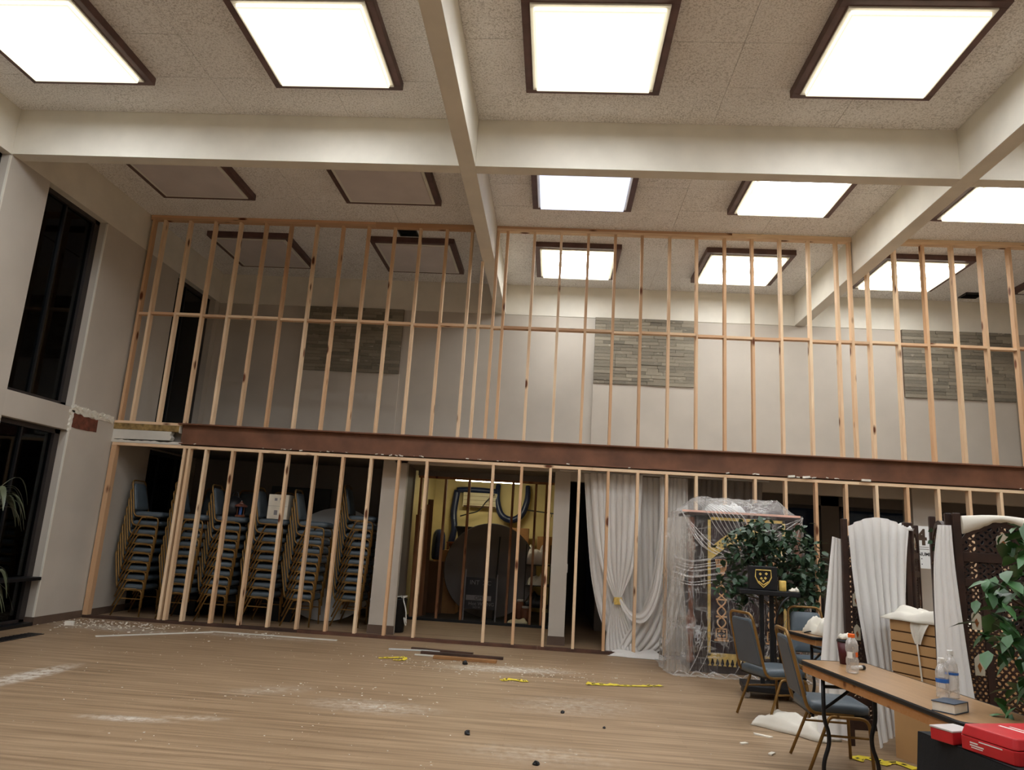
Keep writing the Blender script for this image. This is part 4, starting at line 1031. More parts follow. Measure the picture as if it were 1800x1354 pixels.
for (c_, r_, n_) in clus:
    for _ in range(n_):
        d = Vector((random.gauss(0, 1), random.gauss(0, 1), random.gauss(0, 1))).normalized() * r_ * random.choice((random.uniform(.45, 1.05), random.uniform(.5, 1.05), random.uniform(.9, 1.38)))
        p = Vector(c_) + Vector((d.x, d.y * .75, d.z))
        R = Matrix.Rotation(random.uniform(0, 2 * PI), 3, 'Z') @ Matrix.Rotation(random.uniform(-.3, 1.1), 3, 'Y') @ Matrix.Rotation(random.uniform(-.8, .8), 3, 'X')
        s_ = random.uniform(.7, 1.2)
        fol.add([p + R @ (Vector(v_) * s_) for v_ in lmb.v], lmb.f)
o = obj('leaves', fol, 'leafdark', tp, smooth=True); o['kind'] = 'stuff'

# ------------------------------------------------------------------ folding tables
def folding_table(label, loc, rz, L, W, legs=True):
    tt = thing('folding_table', label, 'table', loc, rz)   # long axis along +Y local, width along X; origin at a corner
    m_ = MB(); r = .05; ol = []
    for (cx, cy, a0) in ((W - r, L - r, 0), (r, L - r, 1), (r, r, 2), (W - r, r, 3)):
        for q in range(5): an = (a0 + q / 4) * PI / 2; ol.append((cx + r * math.cos(an), cy + r * math.sin(an)))
    m_.prism(ol, lambda a, b, d: (a, b, d), .726, .75); top_ = obj('tabletop', m_, 'laminate', tt)
    m_ = MB(); pts = [(x, y, .738) for x, y in ol]; m_.tube(pts, .0145, 6, closed=True, flat=.45); obj('edge_band', m_, 'black', tt)
    for (a, b) in (((.02, .03), (.02, L - .03)), ((W - .02, .03), (W - .02, L - .03))):
        m_ = MB(); m_.bar((a[0], a[1], .700), (b[0], b[1], .700), .018, .05); obj('apron', m_, 'apron', tt)
    for yy in (.04, L - .04):
        m_ = MB(); m_.bar((.03, yy, .700), (W - .03, yy, .700), .018, .05); obj('apron', m_, 'apron', tt)
    for yy, s_ in ((.22, 1), (L - .22, -1)):
        for xx, q in ((.06, 1), (W - .06, -1)):
            m_ = MB(); m_.tube(fillet([(xx, yy, .70), (xx, yy, .42), (xx + q * .03, yy, .34), (xx + q * .03, yy, .27), (xx - q * .01, yy, .16), (xx - q * .01, yy, .0)], .04, 4), .0135, 8); obj('leg', m_, 'blackbar', tt, smooth=True)
        m_ = MB(); m_.tube([(.06, yy, .62), (W - .06, yy, .62)], .011, 6); m_.tube([(.06, yy, .48), (W / 2, yy + s_ * .02, .61)], .010, 6)
        m_.tube([(W / 2, yy, .60), (W / 2, yy + s_ * .28, .70)], .009, 6); obj('leg_brace', m_, 'blackbar', tt)
    return tt
T1 = folding_table('long narrow wood-topped folding table in the right foreground', (8.428, -6.56, 0), math.radians(5.6), 1.72, .46)
folding_table('small part of a wood-topped folding table behind the white drapes', (8.77, -2.93, 0), math.radians(-78), 1.5, .46)
o = obj('crumpled_cloth', crumple(.34, .26, .17, 12, 22), 'linen', loc=(9.08, -3.1, .751), rot=(0, 0, .4), smooth=True); solid(o); tag(o, 'crumpled white cloth on the far small table', 'cloth')
m_ = MB(); m_.tube(spline([(8.87, -3.13, .758), (8.92, -3.15, .775), (8.96, -3.12, .76), (9.0, -3.16, .76)], 10), .006, 6); o = obj('dark_strap', m_, 'black', smooth=True); tag(o, 'short dark strap lying on the far small table', 'strap')

# things on the long table
def bottle(label, loc, prof, cap_r, cap_z, capmat, labels, rz=0):
    tb = thing('plastic_bottle', label, 'bottle', loc, rz)
    m_ = MB(); m_.lathe(prof, 20); obj('body', m_, 'petclear', tb, smooth=True)
    m_ = MB(); m_.lathe([(cap_r, 0), (cap_r, .018), (cap_r * .9, .022)], 18, (0, 0, cap_z)); obj('cap', m_, capmat, tb)
    for (r, z0, z1, mt) in labels:
        m_ = MB(); m_.lathe([(r, z0), (r, z1)], 20, cap=False); obj('label_band', m_, mt, tb, smooth=True)
    return tb
sp = [(.03, 0), (.037, .006), (.037, .03), (.033, .045), (.037, .06), (.036, .085), (.030, .10), (.031, .12), (.0375, .135), (.0375, .165), (.032, .19), (.019, .205), (.019, .215)]
tb = bottle('clear sports drink bottle with orange cap on the long table', (8.436, -5.31, .751), sp, .021, .212, 'orange', [])
m_ = MB(); m_.add(*(lambda N: ([(.0385 * math.cos(a), .0385 * math.sin(a), z) for z in (.09, .128) for a in [3.6 + i * .1 for i in range(N)]], [(i, i + 1, N + i + 1, N + i) for i in range(N - 1)]))(9)); obj('sticker', m_, 'whitelabel', tb)
m_ = MB(); m_.add(*(lambda N: ([(.0385 * math.cos(a), .0385 * math.sin(a), z) for z in (.1, .128) for a in [4.9 + i * .1 for i in range(N)]], [(i, i + 1, N + i + 1, N + i) for i in range(N - 1)]))(6)); obj('sticker', m_, 'orange', tb)
wp = [(.028, 0), (.032, .006), (.032, .02), (.030, .026), (.032, .032), (.030, .05), (.032, .06), (.031, .115), (.032, .13), (.030, .15), (.018, .178), (.0135, .186), (.0135, .195)]
bottle('shorter clear water bottle with blue label on the long table', (8.652, -5.95, .751), [(r, z * .93) for r, z in wp], .0155, .180, 'whitelabel', [(.0328, .078, .098, 'bluelabel')])
bottle('taller clear water bottle with pale blue label on the long table', (8.712, -5.93, .751), [(r * 1.05, z * 1.14) for r, z in wp], .016, .22, 'whitelabel', [(.0345, .118, .13, 'bluelabel')])
tb = thing('paper_cup', 'maroon paper cup with black lid and napkin on the long table', 'cup', (8.535, -4.93, .751))
m_ = MB(); m_.lathe([(.03, 0), (.044, .145)], 20); obj('cup', m_, 'maroon', tb, smooth=True)
m_ = MB(); m_.lathe([(.046, .142), (.047, .15), (.043, .158)], 20); obj('lid', m_, 'black', tb)
o = obj('napkin', crumple(.08, .08, .045, 8, 12), 'linen', loc=(8.543, -4.93, .911), smooth=True); solid(o, .002); tag(o, 'crumpled napkin stuffed on top of the maroon cup', 'napkin')
tb = thing('lip_balm_tube', 'small white tube with dark cap lying by the bottle', 'tube', (8.53, -5.16, .765), .5)
m_ = MB(); m_.tube([(-.05, 0, 0), (.03, 0, 0)], .0135, 12); obj('body', m_, 'whitelabel', tb, smooth=True)
m_ = MB(); m_.tube([(.03, 0, 0), (.055, 0, 0)], .0145, 12); obj('cap', m_, 'black', tb, smooth=True)
tb = thing('book', 'thick blue hardcover book lying on the long table', 'book', (8.50, -6.31, .751), math.radians(40))
m_ = MB(); m_.box(-.072, .07, -.05, .05, .004, .044); obj('pages', m_, 'paper', tb)
m_ = MB(); m_.box(-.075, .075, -.053, .053, .044, .048); m_.box(-.075, .075, -.053, .053, 0, .004); m_.box(.071, .0755, -.053, .053, 0, .048); obj('cover', m_, 'navybook', tb)

# white cloth and scraps on the floor
o = obj('crumpled_cloth', crumple(.66, .36, .16, 17, 26), 'linen', loc=(8.66, -3.52, .001), rot=(0, 0, -.75), smooth=True); solid(o); tag(o, 'white cloth bundle on the floor behind the near chair', 'cloth')

# ------------------------------------------------------------------ carved screens
def pierced(x0, x1, z0, z1, nx, nz_, th=.014, arch=None):
    """board pierced by leaf shaped holes, one mesh"""
    m_ = MB(); cw, ch = (x1 - x0) / nx, (z1 - z0) / nz_
    for i in range(nx):
        for j in range(nz_):
            cx, cz = x0 + (i + .5) * cw, z0 + (j + .5) * ch
            if arch and cz > arch(cx) - ch * .3: continue
            rot = ((i + j) % 2) * PI / 2 + (.6 if (i * 7 + j * 3) % 3 == 0 else -.5); N = 8
            hole = []; sq = []
            for q in range(N):
                an = 2 * PI * q / N; ax, az = .34 * cw * math.cos(an), .20 * ch * math.sin(an)
                hx, hz = ax * math.cos(rot) - az * math.sin(rot), ax * math.sin(rot) + az * math.cos(rot)
                hole.append((cx + max(-.44 * cw, min(.44 * cw, hx)), cz + max(-.44 * ch, min(.44 * ch, hz))))
                mx = max(abs(math.cos(an + rot)), abs(math.sin(an + rot)))
                sq.append((cx + .5 * cw * math.cos(an + rot) / mx, cz + .5 * ch * math.sin(an + rot) / mx))
            vs = [(x, y, z) for y in (-th / 2, th / 2) for ring in (sq, hole) for x, z in ring]
            fs = []
            for q in range(N):
                r = (q + 1) % N
                fs += [(q, r, N + r, N + q), (2 * N + r, 2 * N + q, 3 * N + q, 3 * N + r), (N + q, N + r, 3 * N + r, 3 * N + q)]
            m_.add(vs, fs)
    return m_
H = 1.77
def screen_panel(parent, p0, p1, left_post=True, right_post=True, H=H):
    """one leaf of a folding screen from p0 to p1 (floor points, parent local)"""
    p0, p1 = Vector((*p0, 0)), Vector((*p1, 0)); d = p1 - p0; W = d.length; rz = math.atan2(d.y, d.x)
    o0 = None
    def part(name, mb, mat='carved', bev=.003):
        return obj(name, mb, mat, parent, p0, (0, 0, rz), bevel=bev)
    if left_post: part('post', MB().box(0, .045, -.02, .02, 0, H), bev=.006)
    if right_post: part('post', MB().box(W - .045, W, -.02, .02, 0, H), bev=.006)
    a, b = .045, W - .045
    for z0, z1 in ((.12, .20), (.30, .36), (.46, .52), (1.32, 1.37), (1.47, 1.53)): part('rail', MB().box(a, b, -.014, .014, z0, z1))
    archf = lambda x: 1.60 + .12 * math.sin(PI * (x - a) / (b - a)) ** .7
    part('lattice', pierced(a, b, 1.53, 1.74, 10, 5, arch=archf), bev=0)
    crest = MB(); N = 16; vs = []
    for i in range(N + 1):
        x = a + (b - a) * i / N; z = archf(x); vs += [(x, -.012, z - .028), (x, .012, z - .028), (x, .012, z + .012), (x, -.012, z + .012)]
    crest.add(vs, [(i * 4 + q, i * 4 + (q + 1) % 4, i * 4 + 4 + (q + 1) % 4, i * 4 + 4 + q) for i in range(N) for q in range(4)] + [(3, 2, 1, 0), tuple(N * 4 + q for q in range(4))]); part('crest', crest, bev=0)
    part('lattice', pierced(a, b, 1.37, 1.47, 10, 3), bev=0)
    c1, c2 = a + (b - a) * .24, a + (b - a) * .76
    for c_ in (c1, c2): part('stile', MB().box(c_ - .02, c_ + .02, -.014, .014, .52, 1.32))
    part('lattice', pierced(a, c1 - .02, .52, 1.32, 3, 20), bev=0); part('lattice', pierced(c2 + .02, b, .52, 1.32, 3, 20), bev=0)
    part('lattice', pierced(c1 + .02, c2 - .02, .52, 1.32, 5, 18), bev=0)
    part('lattice', pierced(a, b, .36, .46, 10, 3), bev=0); part('lattice', pierced(a, b, .20, .30, 10, 3), bev=0)
    # pale cut-out medallions with amber diamonds
    for (mx, mz, mw, mh) in ((a + (b - a) * .5, 1.60, .036, .10), (a + (c1 - a) * .45, 1.12, .026, .11), (a + (c1 - a) * .45, .86, .026, .12), (b - (b - c2) * .45, 1.12, .026, .11), (b - (b - c2) * .45, .86, .026, .12)):
        ol = [(mx - mw, mz - mh / 2), (mx + mw, mz - mh / 2), (mx + mw, mz + mh * .3), (mx, mz + mh * .55), (mx - mw, mz + mh * .3)]
        part('medallion', MB().prism(ol, lambda x, z, y: (x, y, z), -.011, .011), 'palepane', 0)
        part('medallion_jewel', MB().prism([(mx, mz - mh * .36), (mx + mw * .45, mz - mh * .12), (mx, mz + mh * .12), (mx - mw * .45, mz - mh * .05)], lambda x, z, y: (x, y, z), -.014, .014), 'amber', 0)
    return rz
s1 = thing('folding_screen', 'carved dark wood folding screen draped with white sheer, beside the number sign', 'screen', (8.95, -3.87, 0))
screen_panel(s1, (0, 0), (.56, .03)); screen_panel(s1, (.575, .035), (.83, .46))
s2 = thing('folding_screen', 'carved dark wood folding screen at right with snowy white cloth along its top', 'screen', (9.07, -5.36, 0))
screen_panel(s2, (0, 0), (.52, -.14)); screen_panel(s2, (-.005, .03), (.12, .5))
# drapes on the screens
fx, fy_ = Vector((1, .05, 0)).normalized(), Vector((-.05, 1, 0)).normalized()
o = obj('sheer_drape', drape([(.05, 1.71, -.03), (.07, 1.2, -.05), (.14, .6, -.07), (.19, .02, -.12)], [(.55, 1.70, -.04), (.50, 1.4, -.07), (.46, .9, -.1), (.46, .03, -.14)], 7, .022, 30, 8, 3, fr=(fx, fy_), org=(8.95, -3.87, 0), droop=-.09), 'sheer', smooth=True)
tag(o, 'white sheer drape hung over the front of the left screen', 'drape')
o = obj('sheer_drape', drape([(-.05, 1.62, .06), (-.10, 1.2, .07), (-.17, .6, .07), (-.22, .03, .06)], [(.03, 1.60, .07), (.04, 1.1, .08), (.05, .6, .09), (.08, .02, .06)], 3, .018, 20, 8, 8, fr=(fx, fy_), org=(8.95, -3.87, 0)), 'sheer', smooth=True)
tag(o, 'white sheer tail hanging behind the left post of the left screen', 'drape')
f2, g2 = Vector((.966, -.26, 0)), Vector((.26, .966, 0))
o = obj('sheer_drape', drape([(-.09, 1.69, -.02), (-.13, 1.4, -.03), (-.145, .9, -.05), (-.16, .5, -.06), (-.18, .03, -.07)], [(-.015, 1.69, -.03), (-.01, 1.4, -.04), (.02, .9, -.06), (.05, .5, -.08), (.07, .02, -.10)], 4, .016, 30, 8, 5, fr=(f2, g2), org=(9.07, -5.36, 0)), 'sheer', smooth=True)
tag(o, 'narrow white sheer drape falling beside the left post of the right screen', 'drape')
sn = MB()
def snow(u, v):
    x = .05 + .46 * u; an = v * 2 * PI; base = 1.735 + .02 * math.sin(PI * u) - .02 * u
    hgt = .022 + .035 * abs(math.cos(PI * u)) ** 2 + .006 * nz(u * 12, v * 4, 1)
    return (x, .032 * math.cos(an) - .004, base + hgt * math.sin(an) - (hgt - .02))
sn.grid(snow, 30, 14)
o = obj('fleece_strip', sn, 'linen', loc=(9.07, -5.36, 0), rot=(0, 0, math.atan2(-.14, .52)), smooth=True); tag(o, 'white fleecy strip lying along the top of the right screen', 'cloth')
o = obj('sheer_bunch', crumple(.12, .08, .06, 3, 14), 'sheer', loc=(9.48, -3.83, 1.70), smooth=True); solid(o, .002); tag(o, 'bunched sheer knot at the right top of the left screen', 'cloth')

# ------------------------------------------------------------------ slatwall counter
A, Bc = Vector((9.2, -4.12)), Vector((9.45, -4.68)); dv = (Bc - A); ang = math.atan2(dv.y, dv.x)
tk = thing('slatwall_counter', 'maple slatwall counter between the screens behind the long table', 'counter', (A.x, A.y, 0), ang)
Lc = .72
m_ = MB(); m_.box(0, Lc, .016, .45, 0, 1.0); obj('carcass', m_, 'tan', tk, bevel=.003)
m_ = MB(); m_.box(0, Lc, .01, .016, .0, 1.0); obj('groove_backing', m_, 'groove', tk)
zt = 1.0; edges_z = [1.0 - .085 - i * .0762 for i in range(7)]; prev = zt
for e in edges_z:
    m_ = MB(); m_.box(0, Lc, 0, .016, e + .011, prev); obj('slat', m_, 'tan', tk, bevel=.002); prev = e
m_ = MB(); m_.box(0, Lc, 0, .016, 0, prev); obj('kick_panel', m_, 'tan', tk, bevel=.002)
o = obj('crumpled_cloth', crumple(.62, .36, .10, 23, 28), 'linen', loc=(9.44, -4.27, 1.002), rot=(0, 0, ang), smooth=True); solid(o); tag(o, 'off-white cloth heaped on top of the slatwall counter', 'cloth')
m_ = MB(); fxx = Vector((math.cos(ang), math.sin(ang), 0)); nrm_ = Vector((math.sin(ang), -math.cos(ang), 0))
o = obj('cloth_tail', drape([(.20, 1.03, .0), (.205, .98, .02), (.215, .92, .022), (.235, .85, .015)], [(.37, 1.03, .0), (.345, .97, .022), (.31, .9, .024), (.285, .85, .015)], 3, .012, 10, 8, 2, fr=(fxx, nrm_), org=(A.x, A.y, 0)), 'linen', smooth=True); tag(o, 'cloth corner hanging down the slatwall front', 'cloth')
m_ = MB(); pts = [A.to_3d() + fxx * (.25 + .006 * i) + nrm_ * .015 + Vector((0, 0, .85 - .06 * i)) for i in range(9)]; m_.tube(pts, .006, 6); o = obj('white_cord', m_, 'linen', smooth=True); tag(o, 'thin white cord hanging down the slatwall', 'cord')

# ------------------------------------------------------------------ number sign on the studs
tn = thing('number_sign', 'white sign reading 4 8 NUMBER nailed to the studs', 'sign', (11.25, -.015, 1.372), 0)
m_ = MB(); m_.box(0, .47, -.012, 0, 0, .555); obj('board', m_, 'signwhite', tn, bevel=.002)
text('digit', '4', .29, 'signbrown', tn, (.145, -.0125, .31), (PI / 2, 0, 0), .001, bold=.008); text('digit', '8', .29, 'signbrown', tn, (.325, -.0125, .31), (PI / 2, 0, 0), .001, bold=.008)
m_ = MB(); m_.box(.03, .31, -.0135, -.012, .275, .281); m_.box(.03, .31, -.0135, -.012, .247, .253); obj('rule', m_, 'signbrown', tn)
text('lettering', 'NUMBER', .062, 'signdark', tn, (.165, -.0125, .165), (PI / 2, 0, 0), .001, bold=.0015)
m_ = MB()
for x in (.175, .21):
    for z in (.055, .125): m_.box(x - .006, x + .006, -.0145, -.012, z - .006, z + .006)
obj('braille_dot', m_, 'signdark', tn)
# small ivy sprig by the sign
ti = thing('ivy_sprig', 'small dark ivy sprig hanging on the screen post before the number sign', 'plant', (9.18, -4.90, 1.70))
m_ = MB(); m_.tube(spline([(0, -.03, .02), (-.02, -.05, -.08), (-.01, -.04, -.2), (-.05, -.05, -.26)], 12), .003, 5); obj('stem', m_, 'bark', ti)
random.seed(2); _, lme = leaf_mesh('leaf', .042, .036, 'leafdark')
for q in range(4):
    lo = link('leaf', lme, ti, (random.choice((-.03, .0)) - .005 * q, -.06, -.02 - q * .04), (PI / 2 + random.uniform(-.4, .4), random.choice((.4, 2.4)) + random.uniform(-.3, .3), random.uniform(-.3, .3)))

# ------------------------------------------------------------------ right foreground ficus
random.seed(41)
tp = thing('potted_ficus', 'bright green leafy ficus at the right edge of the photo', 'plant', (9.07, -6.36, 0))
m_ = MB(); m_.lathe([(.13, 0), (.15, .02), (.18, .28), (.19, .28), (.19, .31), (.165, .31), (.16, .27)], 20); obj('pot', m_, 'pot', tp, smooth=True)
m_ = MB(); m_.lathe([(.16, .27), (.16, .28)], 16); obj('soil', m_, 'soil', tp)
m_ = MB(); m_.tube(spline([(0, 0, .27), (.02, .01, .8), (-.01, 0, 1.3), (.02, 0, 1.7)], 14), [.02 - .0008 * i for i in range(15)], 8); obj('trunk', m_, 'bark', tp, smooth=True)
leafs = [leaf_mesh('leaf', L, w_, 'leaf')[1] for L, w_ in ((.112, .066), (.095, .056), (.125, .07))]
cl = [((-.20, .0, 1.60), .13, 32), ((-.10, 0, 1.46), .18, 32), ((-.31, -.03, 1.31), .16, 46), ((-.16, -.02, 1.18), .2, 48), ((-.33, -.05, 1.10), .15, 40), ((-.05, 0, .98), .2, 34), ((-.2, -.02, .90), .15, 26), ((-.33, .0, .81), .07, 8), ((.05, 0, 1.3), .2, 30)]
br_ = MB()
for (c_, r_, n_) in cl:
    br_.tube(spline([(0, 0, c_[2] - .25), (c_[0] * .4, c_[1] * .4, c_[2] - .1), c_], 6), .006, 5)
    for _ in range(n_):
        d = Vector((random.gauss(0, 1), random.gauss(0, 1), random.gauss(0, 1))).normalized() * r_ * random.uniform(.4, 1.05)
        lo = link('leaf', random.choice(leafs), tp, (c_[0] + d.x, c_[1] + d.y, c_[2] + d.z * .8), (random.uniform(-.5, .5), random.uniform(.1, 1.0), random.uniform(0, 2 * PI)))
        s_ = random.uniform(.75, 1.15); lo.scale = (s_, s_, s_)
obj('branches', br_, 'bark', tp, smooth=True)

# palm at the left edge
tp = thing('potted_palm', 'drooping long-leaved plant at the left edge by the window', 'plant', (.32, -2.45, 0))
m_ = MB(); m_.lathe([(.12, 0), (.15, .02), (.17, .3), (.18, .3), (.18, .33), (.155, .33), (.15, .29)], 20); obj('pot', m_, 'pot', tp, smooth=True)
m_ = MB(); m_.lathe([(.15, .28), (.15, .29)], 16); obj('soil', m_, 'soil', tp)
m_ = MB(); m_.tube([(0, 0, .29), (.02, .02, .9), (.0, .05, 1.62)], .018, 8); m_.tube([(0, 0, .29), (.03, .05, .6)], .014, 8); obj('trunk', m_, 'bark', tp, smooth=True)
random.seed(9)
for (cz, cy, cnt, Lf) in ((1.62, .05, 16, .42), (1.45, .04, 10, .4), (.60, .05, 12, .42)):
    for q in range(cnt):
        an = random.uniform(0, 2 * PI) if q > 5 else random.uniform(.2, 1.6); up = random.uniform(.05, .25); L = Lf * random.uniform(.8, 1.15)
        m_ = MB(); N = 8; vs = []
        for i in range(N + 1):
            tt = i / N; r = L * tt * (1 - .25 * tt); z = up * math.sin(tt * PI * .8) - .42 * L * tt * tt * 1.6
            wd = .03 * math.sin(PI * min(1, tt * .93 + .05)) + .002
            c0 = Vector((math.cos(an) * r, math.sin(an) * r, z)); sd = Vector((-math.sin(an), math.cos(an), 0)) * wd
            vs += [c0 - sd + Vector((0, 0, .006)), c0, c0 + sd + Vector((0, 0, .006))]
        m_.add(vs, [(i * 3 + q_, i * 3 + q_ + 1, i * 3 + q_ + 4, i * 3 + q_ + 3) for i in range(N) for q_ in (0, 1)])
        p_ = (random.uniform(-.01, .02), cy + random.uniform(-.02, .02), cz + random.uniform(-.08, .04))
        if p_[0] + math.cos(an) * L < -.2: continue
        obj('leaf', m_, 'palm', tp, p_, smooth=True)

# ------------------------------------------------------------------ black draped table with red cases
tt = thing('draped_table', 'black cloth-covered table in the bottom right corner', 'table', (8.12, -6.79, 0), math.radians(11))
m_ = MB(); ol = [(0, 0), (1.5, 0), (1.5, -.76), (0, -.76)]
def skirt(u, v):
    per_ = 2 * (1.5 + .76); s_ = u * per_
    if s_ < 1.5: x, y, nx_, ny_ = s_, 0, 0, 1
    elif s_ < 2.26: x, y, nx_, ny_ = 1.5, -(s_ - 1.5), 1, 0
    elif s_ < 3.76: x, y, nx_, ny_ = 1.5 - (s_ - 2.26), -.76, 0, -1
    else: x, y, nx_, ny_ = 0, -.76 + (s_ - 3.76), -1, 0
    fl = .004 + v * (.04 + .03 * math.sin(s_ * 13) + .02 * nz(s_ * 4, v, 0))
    return (x + nx_ * fl, y + ny_ * fl, .749 - v * .735)
m_.grid(skirt, 120, 8); m_.add([(x, y, .75) for x, y in ol], [(3, 2, 1, 0)]); obj('tablecloth', m_, 'blackcloth', tt, smooth=False)
m_ = MB(); m_.box(.02, 1.48, -.74, -.02, .715, .744); obj('tabletop', m_, 'black', tt)
for sx in (.08, 1.42):
    for sy in (-.68, -.08):
        m_ = MB(); m_.tube([(sx, sy, 0), (sx, sy, .72)], .015, 8); obj('leg', m_, 'blackbar', tt)
dv2 = Vector((8.234 - 8.16, -7.263 + 7.03)); a2 = math.atan2(dv2.y, dv2.x)
tr_ = thing('tool_case', 'large red plastic tool case with white lettering on the black table', 'case', (8.16, -7.03, .752), a2)
m_ = MB(); ol = [(0, .012), (.012, 0), (.235, 0), (.247, .012), (.247, .40), (0, .40)]
m_.prism(ol, lambda a, b, d: (a, b, d), 0, .05); obj('case_base', m_, 'red', tr_, bevel=.004)
m_ = MB(); vs_lo = [(0, .012), (.012, 0), (.235, 0), (.247, .012), (.247, .40), (0, .40)]
m_.prism(vs_lo, lambda a, b, d: (a + (.01 if a < .1 else -.01) * (d > .06), b + (.012 if b < .1 else -.01) * (d > .06), d), .052, .09); obj('case_lid', m_, 'red', tr_, bevel=.005)
m_ = MB(); m_.box(.248, .262, .06, .2, .03, .065); obj('latch', m_, 'blackbar', tr_, bevel=.003)
m_ = MB(); m_.box(.05, .2, .14, .15, .0895, .0915); m_.box(.07, .2, .17, .178, .0895, .0915); obj('lid_print', m_, 'whitelabel', tr_)
m_ = MB(); m_.box(.09, .19, -.001, .004, .040, .044); m_.box(.05, .085, -.001, .004, .030, .0345); m_.box(.05, .11, -.001, .004, .021, .0255); m_.box(.055, .105, -.001, .004, .014, .017); obj('case_print', m_, 'whitelabel', tr_)
ts_ = thing('small_red_box', 'small red box with pale grey lid left of the red tool case', 'box', (8.105, -6.92, .752), math.radians(-66))
m_ = MB(); m_.box(0, .10, 0, .13, 0, .046); obj('body', m_, 'red', ts_, bevel=.005)
m_ = MB(); m_.box(-.002, .102, -.002, .132, .046, .053); obj('lid', m_, 'redrim', ts_, bevel=.002)

# ------------------------------------------------------------------ floor litter
def board(label, p, q, w_, h_, mat, z=.002, group='loose boards on the floor'):
    p, q = Vector((*p, 0)), Vector((*q, 0)); d = q - p
    m_ = MB(); L = d.length; m_.box(0, L, -w_ / 2, w_ / 2, 0, h_)
    o = obj('loose_board', m_, mat, loc=(p.x, p.y, z), rot=(0, 0, math.atan2(d.y, d.x)), bevel=.002); return tag(o, label, 'board', group)
board('long pale lath lying on the floor in front of the left studs, left piece', (1.16, -1.45), (2.15, -.5), .05, .012, 'gypsum')
board('long pale lath lying along the left sole plate, right piece', (2.12, -.46), (3.8, -.46), .05, .012, 'gypsum')
board('dark furthest board of the pile by the closet studs', (4.83, -.70), (5.62, -.80), .05, .025, 'darkplate')
board('dark long board in the middle of the pile by the closet studs', (5.0, -.98), (6.01, -1.0), .06, .03, 'darkplate')
board('brown-topped board nearest the viewer in the pile by the closet studs', (5.2, -1.24), (5.95, -1.26), .10, .03, 'carton')
board('thin grey strip at the left of the pile by the closet studs', (4.57, -.84), (5.2, -.75), .05, .012, 'disc_light')
board('pale thin strip in the pile by the closet studs', (4.95, -1.12), (5.66, -1.12), .05, .012, 'gypsum')
random.seed(13)
def tape(label, pts, w_, seed):
    c_ = spline([(x, y, .006) for x, y in pts], 26); m_ = MB(); N = len(c_); vs = []
    for i, p in enumerate(c_):
        d = (c_[min(i + 1, N - 1)] - c_[max(i - 1, 0)]).normalized(); sd = Vector((-d.y, d.x, 0)); tw = .5 * nz(i * .35, seed, 0)
        sd = sd * math.cos(tw) + Vector((0, 0, abs(math.sin(tw)))); base = Vector((0, 0, .012 * abs(nz(i * .5, seed, 4))))
        vs += [p - sd * w_ / 2 * 0 + base, p + sd * w_ + base]
    m_.add(vs, [(2 * i, 2 * i + 2, 2 * i + 3, 2 * i + 1) for i in range(N - 1)])
    tt = thing('caution_tape', label, 'tape'); o = solid(obj('strip', m_, 'yellowtape', tt), .001)
    b_ = MB()
    for i in [q for q in range(1, N - 1) if q % 9 in (2, 4)]:
        a_, bb, c2, d2 = Vector(vs[2 * i]), Vector(vs[2 * i + 1]), Vector(vs[2 * i + 2]), Vector(vs[2 * i + 3]); up_ = (c2 - a_).cross(bb - a_).normalized() * .0015
        if up_.z < 0: up_ = -up_
        b_.add([a_.lerp(bb, .3) + up_, a_.lerp(bb, .7) + up_, c2.lerp(d2, .7) + up_, c2.lerp(d2, .3) + up_], [(0, 1, 2, 3)])
    o = obj('print', b_, 'blackmark', tt); o['kind'] = 'stuff'
tape('long yellow caution tape strip on the floor before the curtain', [(6.96, -2.2), (7.2, -2.16), (7.42, -2.12), (7.6, -2.06), (7.78, -1.98)], .06, 1)
tape('short yellow caution tape scrap on the floor between the board pile and the long strip', [(6.1, -2.33), (6.2, -2.25), (6.28, -2.3), (6.36, -2.28)], .06, 2)
tape('short yellow caution tape scrap left of the board pile', [(4.62, -1.55), (4.75, -1.48), (4.85, -1.42), (4.88, -1.52), (4.78, -1.56)], .05, 3)
tape('tangled yellow caution tape on the floor under the long table', [(8.80, -4.22), (8.86, -4.35), (8.92, -4.25), (9.0, -4.40), (9.1, -4.33), (9.16, -4.45)], .07, 4)
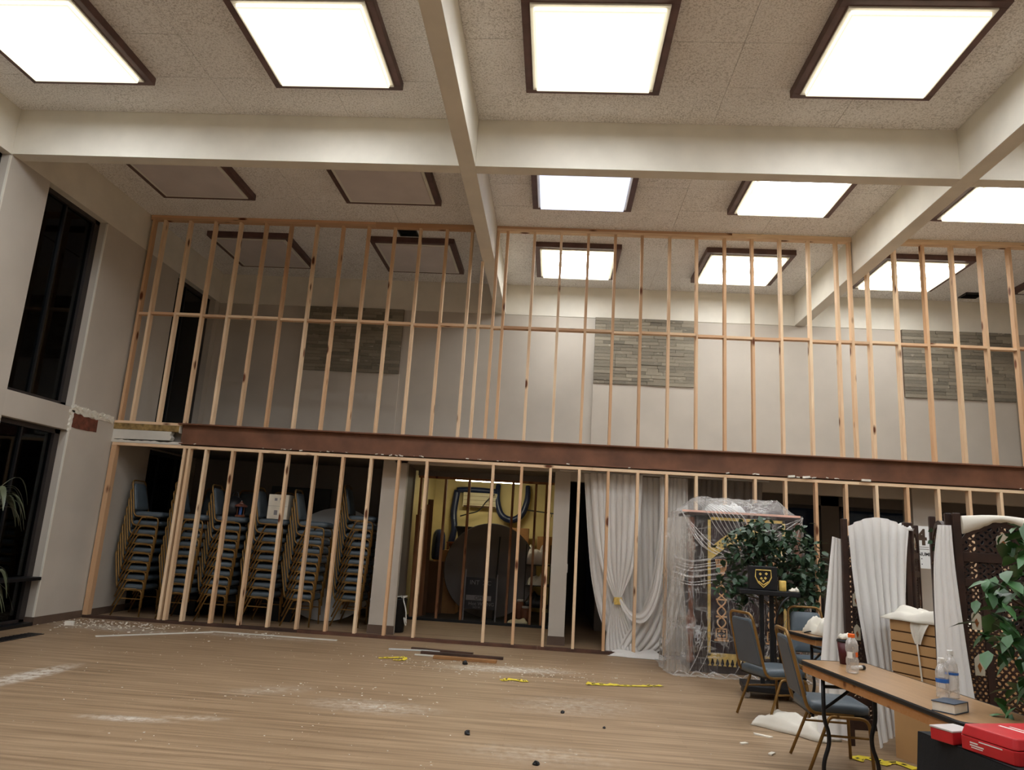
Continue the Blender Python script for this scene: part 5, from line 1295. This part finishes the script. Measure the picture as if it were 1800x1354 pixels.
for i, (x, y, s_, lab) in enumerate(((5.974, -4.431, .024, 'black lump of debris at the bottom centre of the floor'), (6.69, -3.52, .018, 'small black lump right of the floor centre'), (6.495, -5.03, .022, 'black lump of debris nearest the viewer'), (5.6, -1.5, .032, 'dark clump of debris beside the board pile'), (7.02, -3.93, .012, 'tiny black speck of debris left of the near chairs'))):
    m_ = MB(); bm = bmesh.new(); bmesh.ops.create_icosphere(bm, subdivisions=2, radius=s_)
    for v_ in bm.verts: v_.co *= 1 + .5 * nz(*(v_.co * 60 + Vector((i, 0, 0)))); v_.co.z = max(-s_ * .4, v_.co.z)
    me = bpy.data.meshes.new('debris_lump'); bm.to_mesh(me); bm.free(); me.materials.append(MT['black'])
    o = link('debris_lump', me, None, (x, y, s_ * .42)); tag(o, lab, 'debris')
random.seed(17)
m_ = MB()
def chip(x, y, s_):
    R = Matrix.Rotation(random.uniform(0, PI), 3, 'Z') @ Matrix.Rotation(random.uniform(-.3, .3), 3, 'X')
    m_.obox((x, y, s_ * .18), (s_ * random.uniform(.7, 1.6), s_ * random.uniform(.4, 1), s_ * .3), R)
for _ in range(330): chip(random.gauss(.75, .55) % 3, -.12 - abs(random.gauss(.3, .3)), random.uniform(.005, .024))
for _ in range(260): chip(random.gauss(6.1, .7), random.gauss(-1.65, .25), random.uniform(.004, .018))
for _ in range(300): chip(random.uniform(1.2, 8.0), random.uniform(-5.3, -.3), random.uniform(.003, .011))
for _ in range(60): chip(random.uniform(3.8, 5.6), random.uniform(-4.0, -3.0), random.uniform(.005, .02))
m_.v = [(max(.02, x), y, z) for x, y, z in m_.v]
o = obj('plaster_chips', m_, 'white'); tag(o, 'scattered white plaster chips on the wood floor', 'debris', None, 'stuff')
for i, (x, y, L, a, lab) in enumerate(((.29, -.75, .11, .3, 'largest white plaster fragment against the left baseboard'), (8.37, -3.83, .16, 2.5, 'long white scrap strip on the floor left of the near chair'), (8.05, -4.1, .07, .5, 'short white paper scrap left of the long scrap strip'), (8.2, -4.35, .08, .9, 'white paper scrap in front of the near chair'))):
    m_ = MB(); m_.prism([(0, -.012), (L, -.02 if i == 0 else -.008), (L * .9, .02 if i else .06), (.01, .02 if i else .05)], lambda a_, b_, d_: (a_, b_, d_), 0, .01 if i else .05)
    o = obj('plaster_fragment', m_, 'white', loc=(x, y, .001), rot=(0, 0, a)); tag(o, lab, 'debris')
tv = thing('floor_register', 'long dark floor vent beside the left windows', 'vent', (.48, -1.95, .002))
m_ = MB(); m_.box(-.10, .10, -.42, .42, 0, .006); obj('plate', m_, 'bronze', tv)
for q in range(14):
    m_ = MB(); m_.box(-.08, .08, -.4 + q * .06, -.375 + q * .06, .006, .011); obj('slat', m_, 'blackbar', tv)
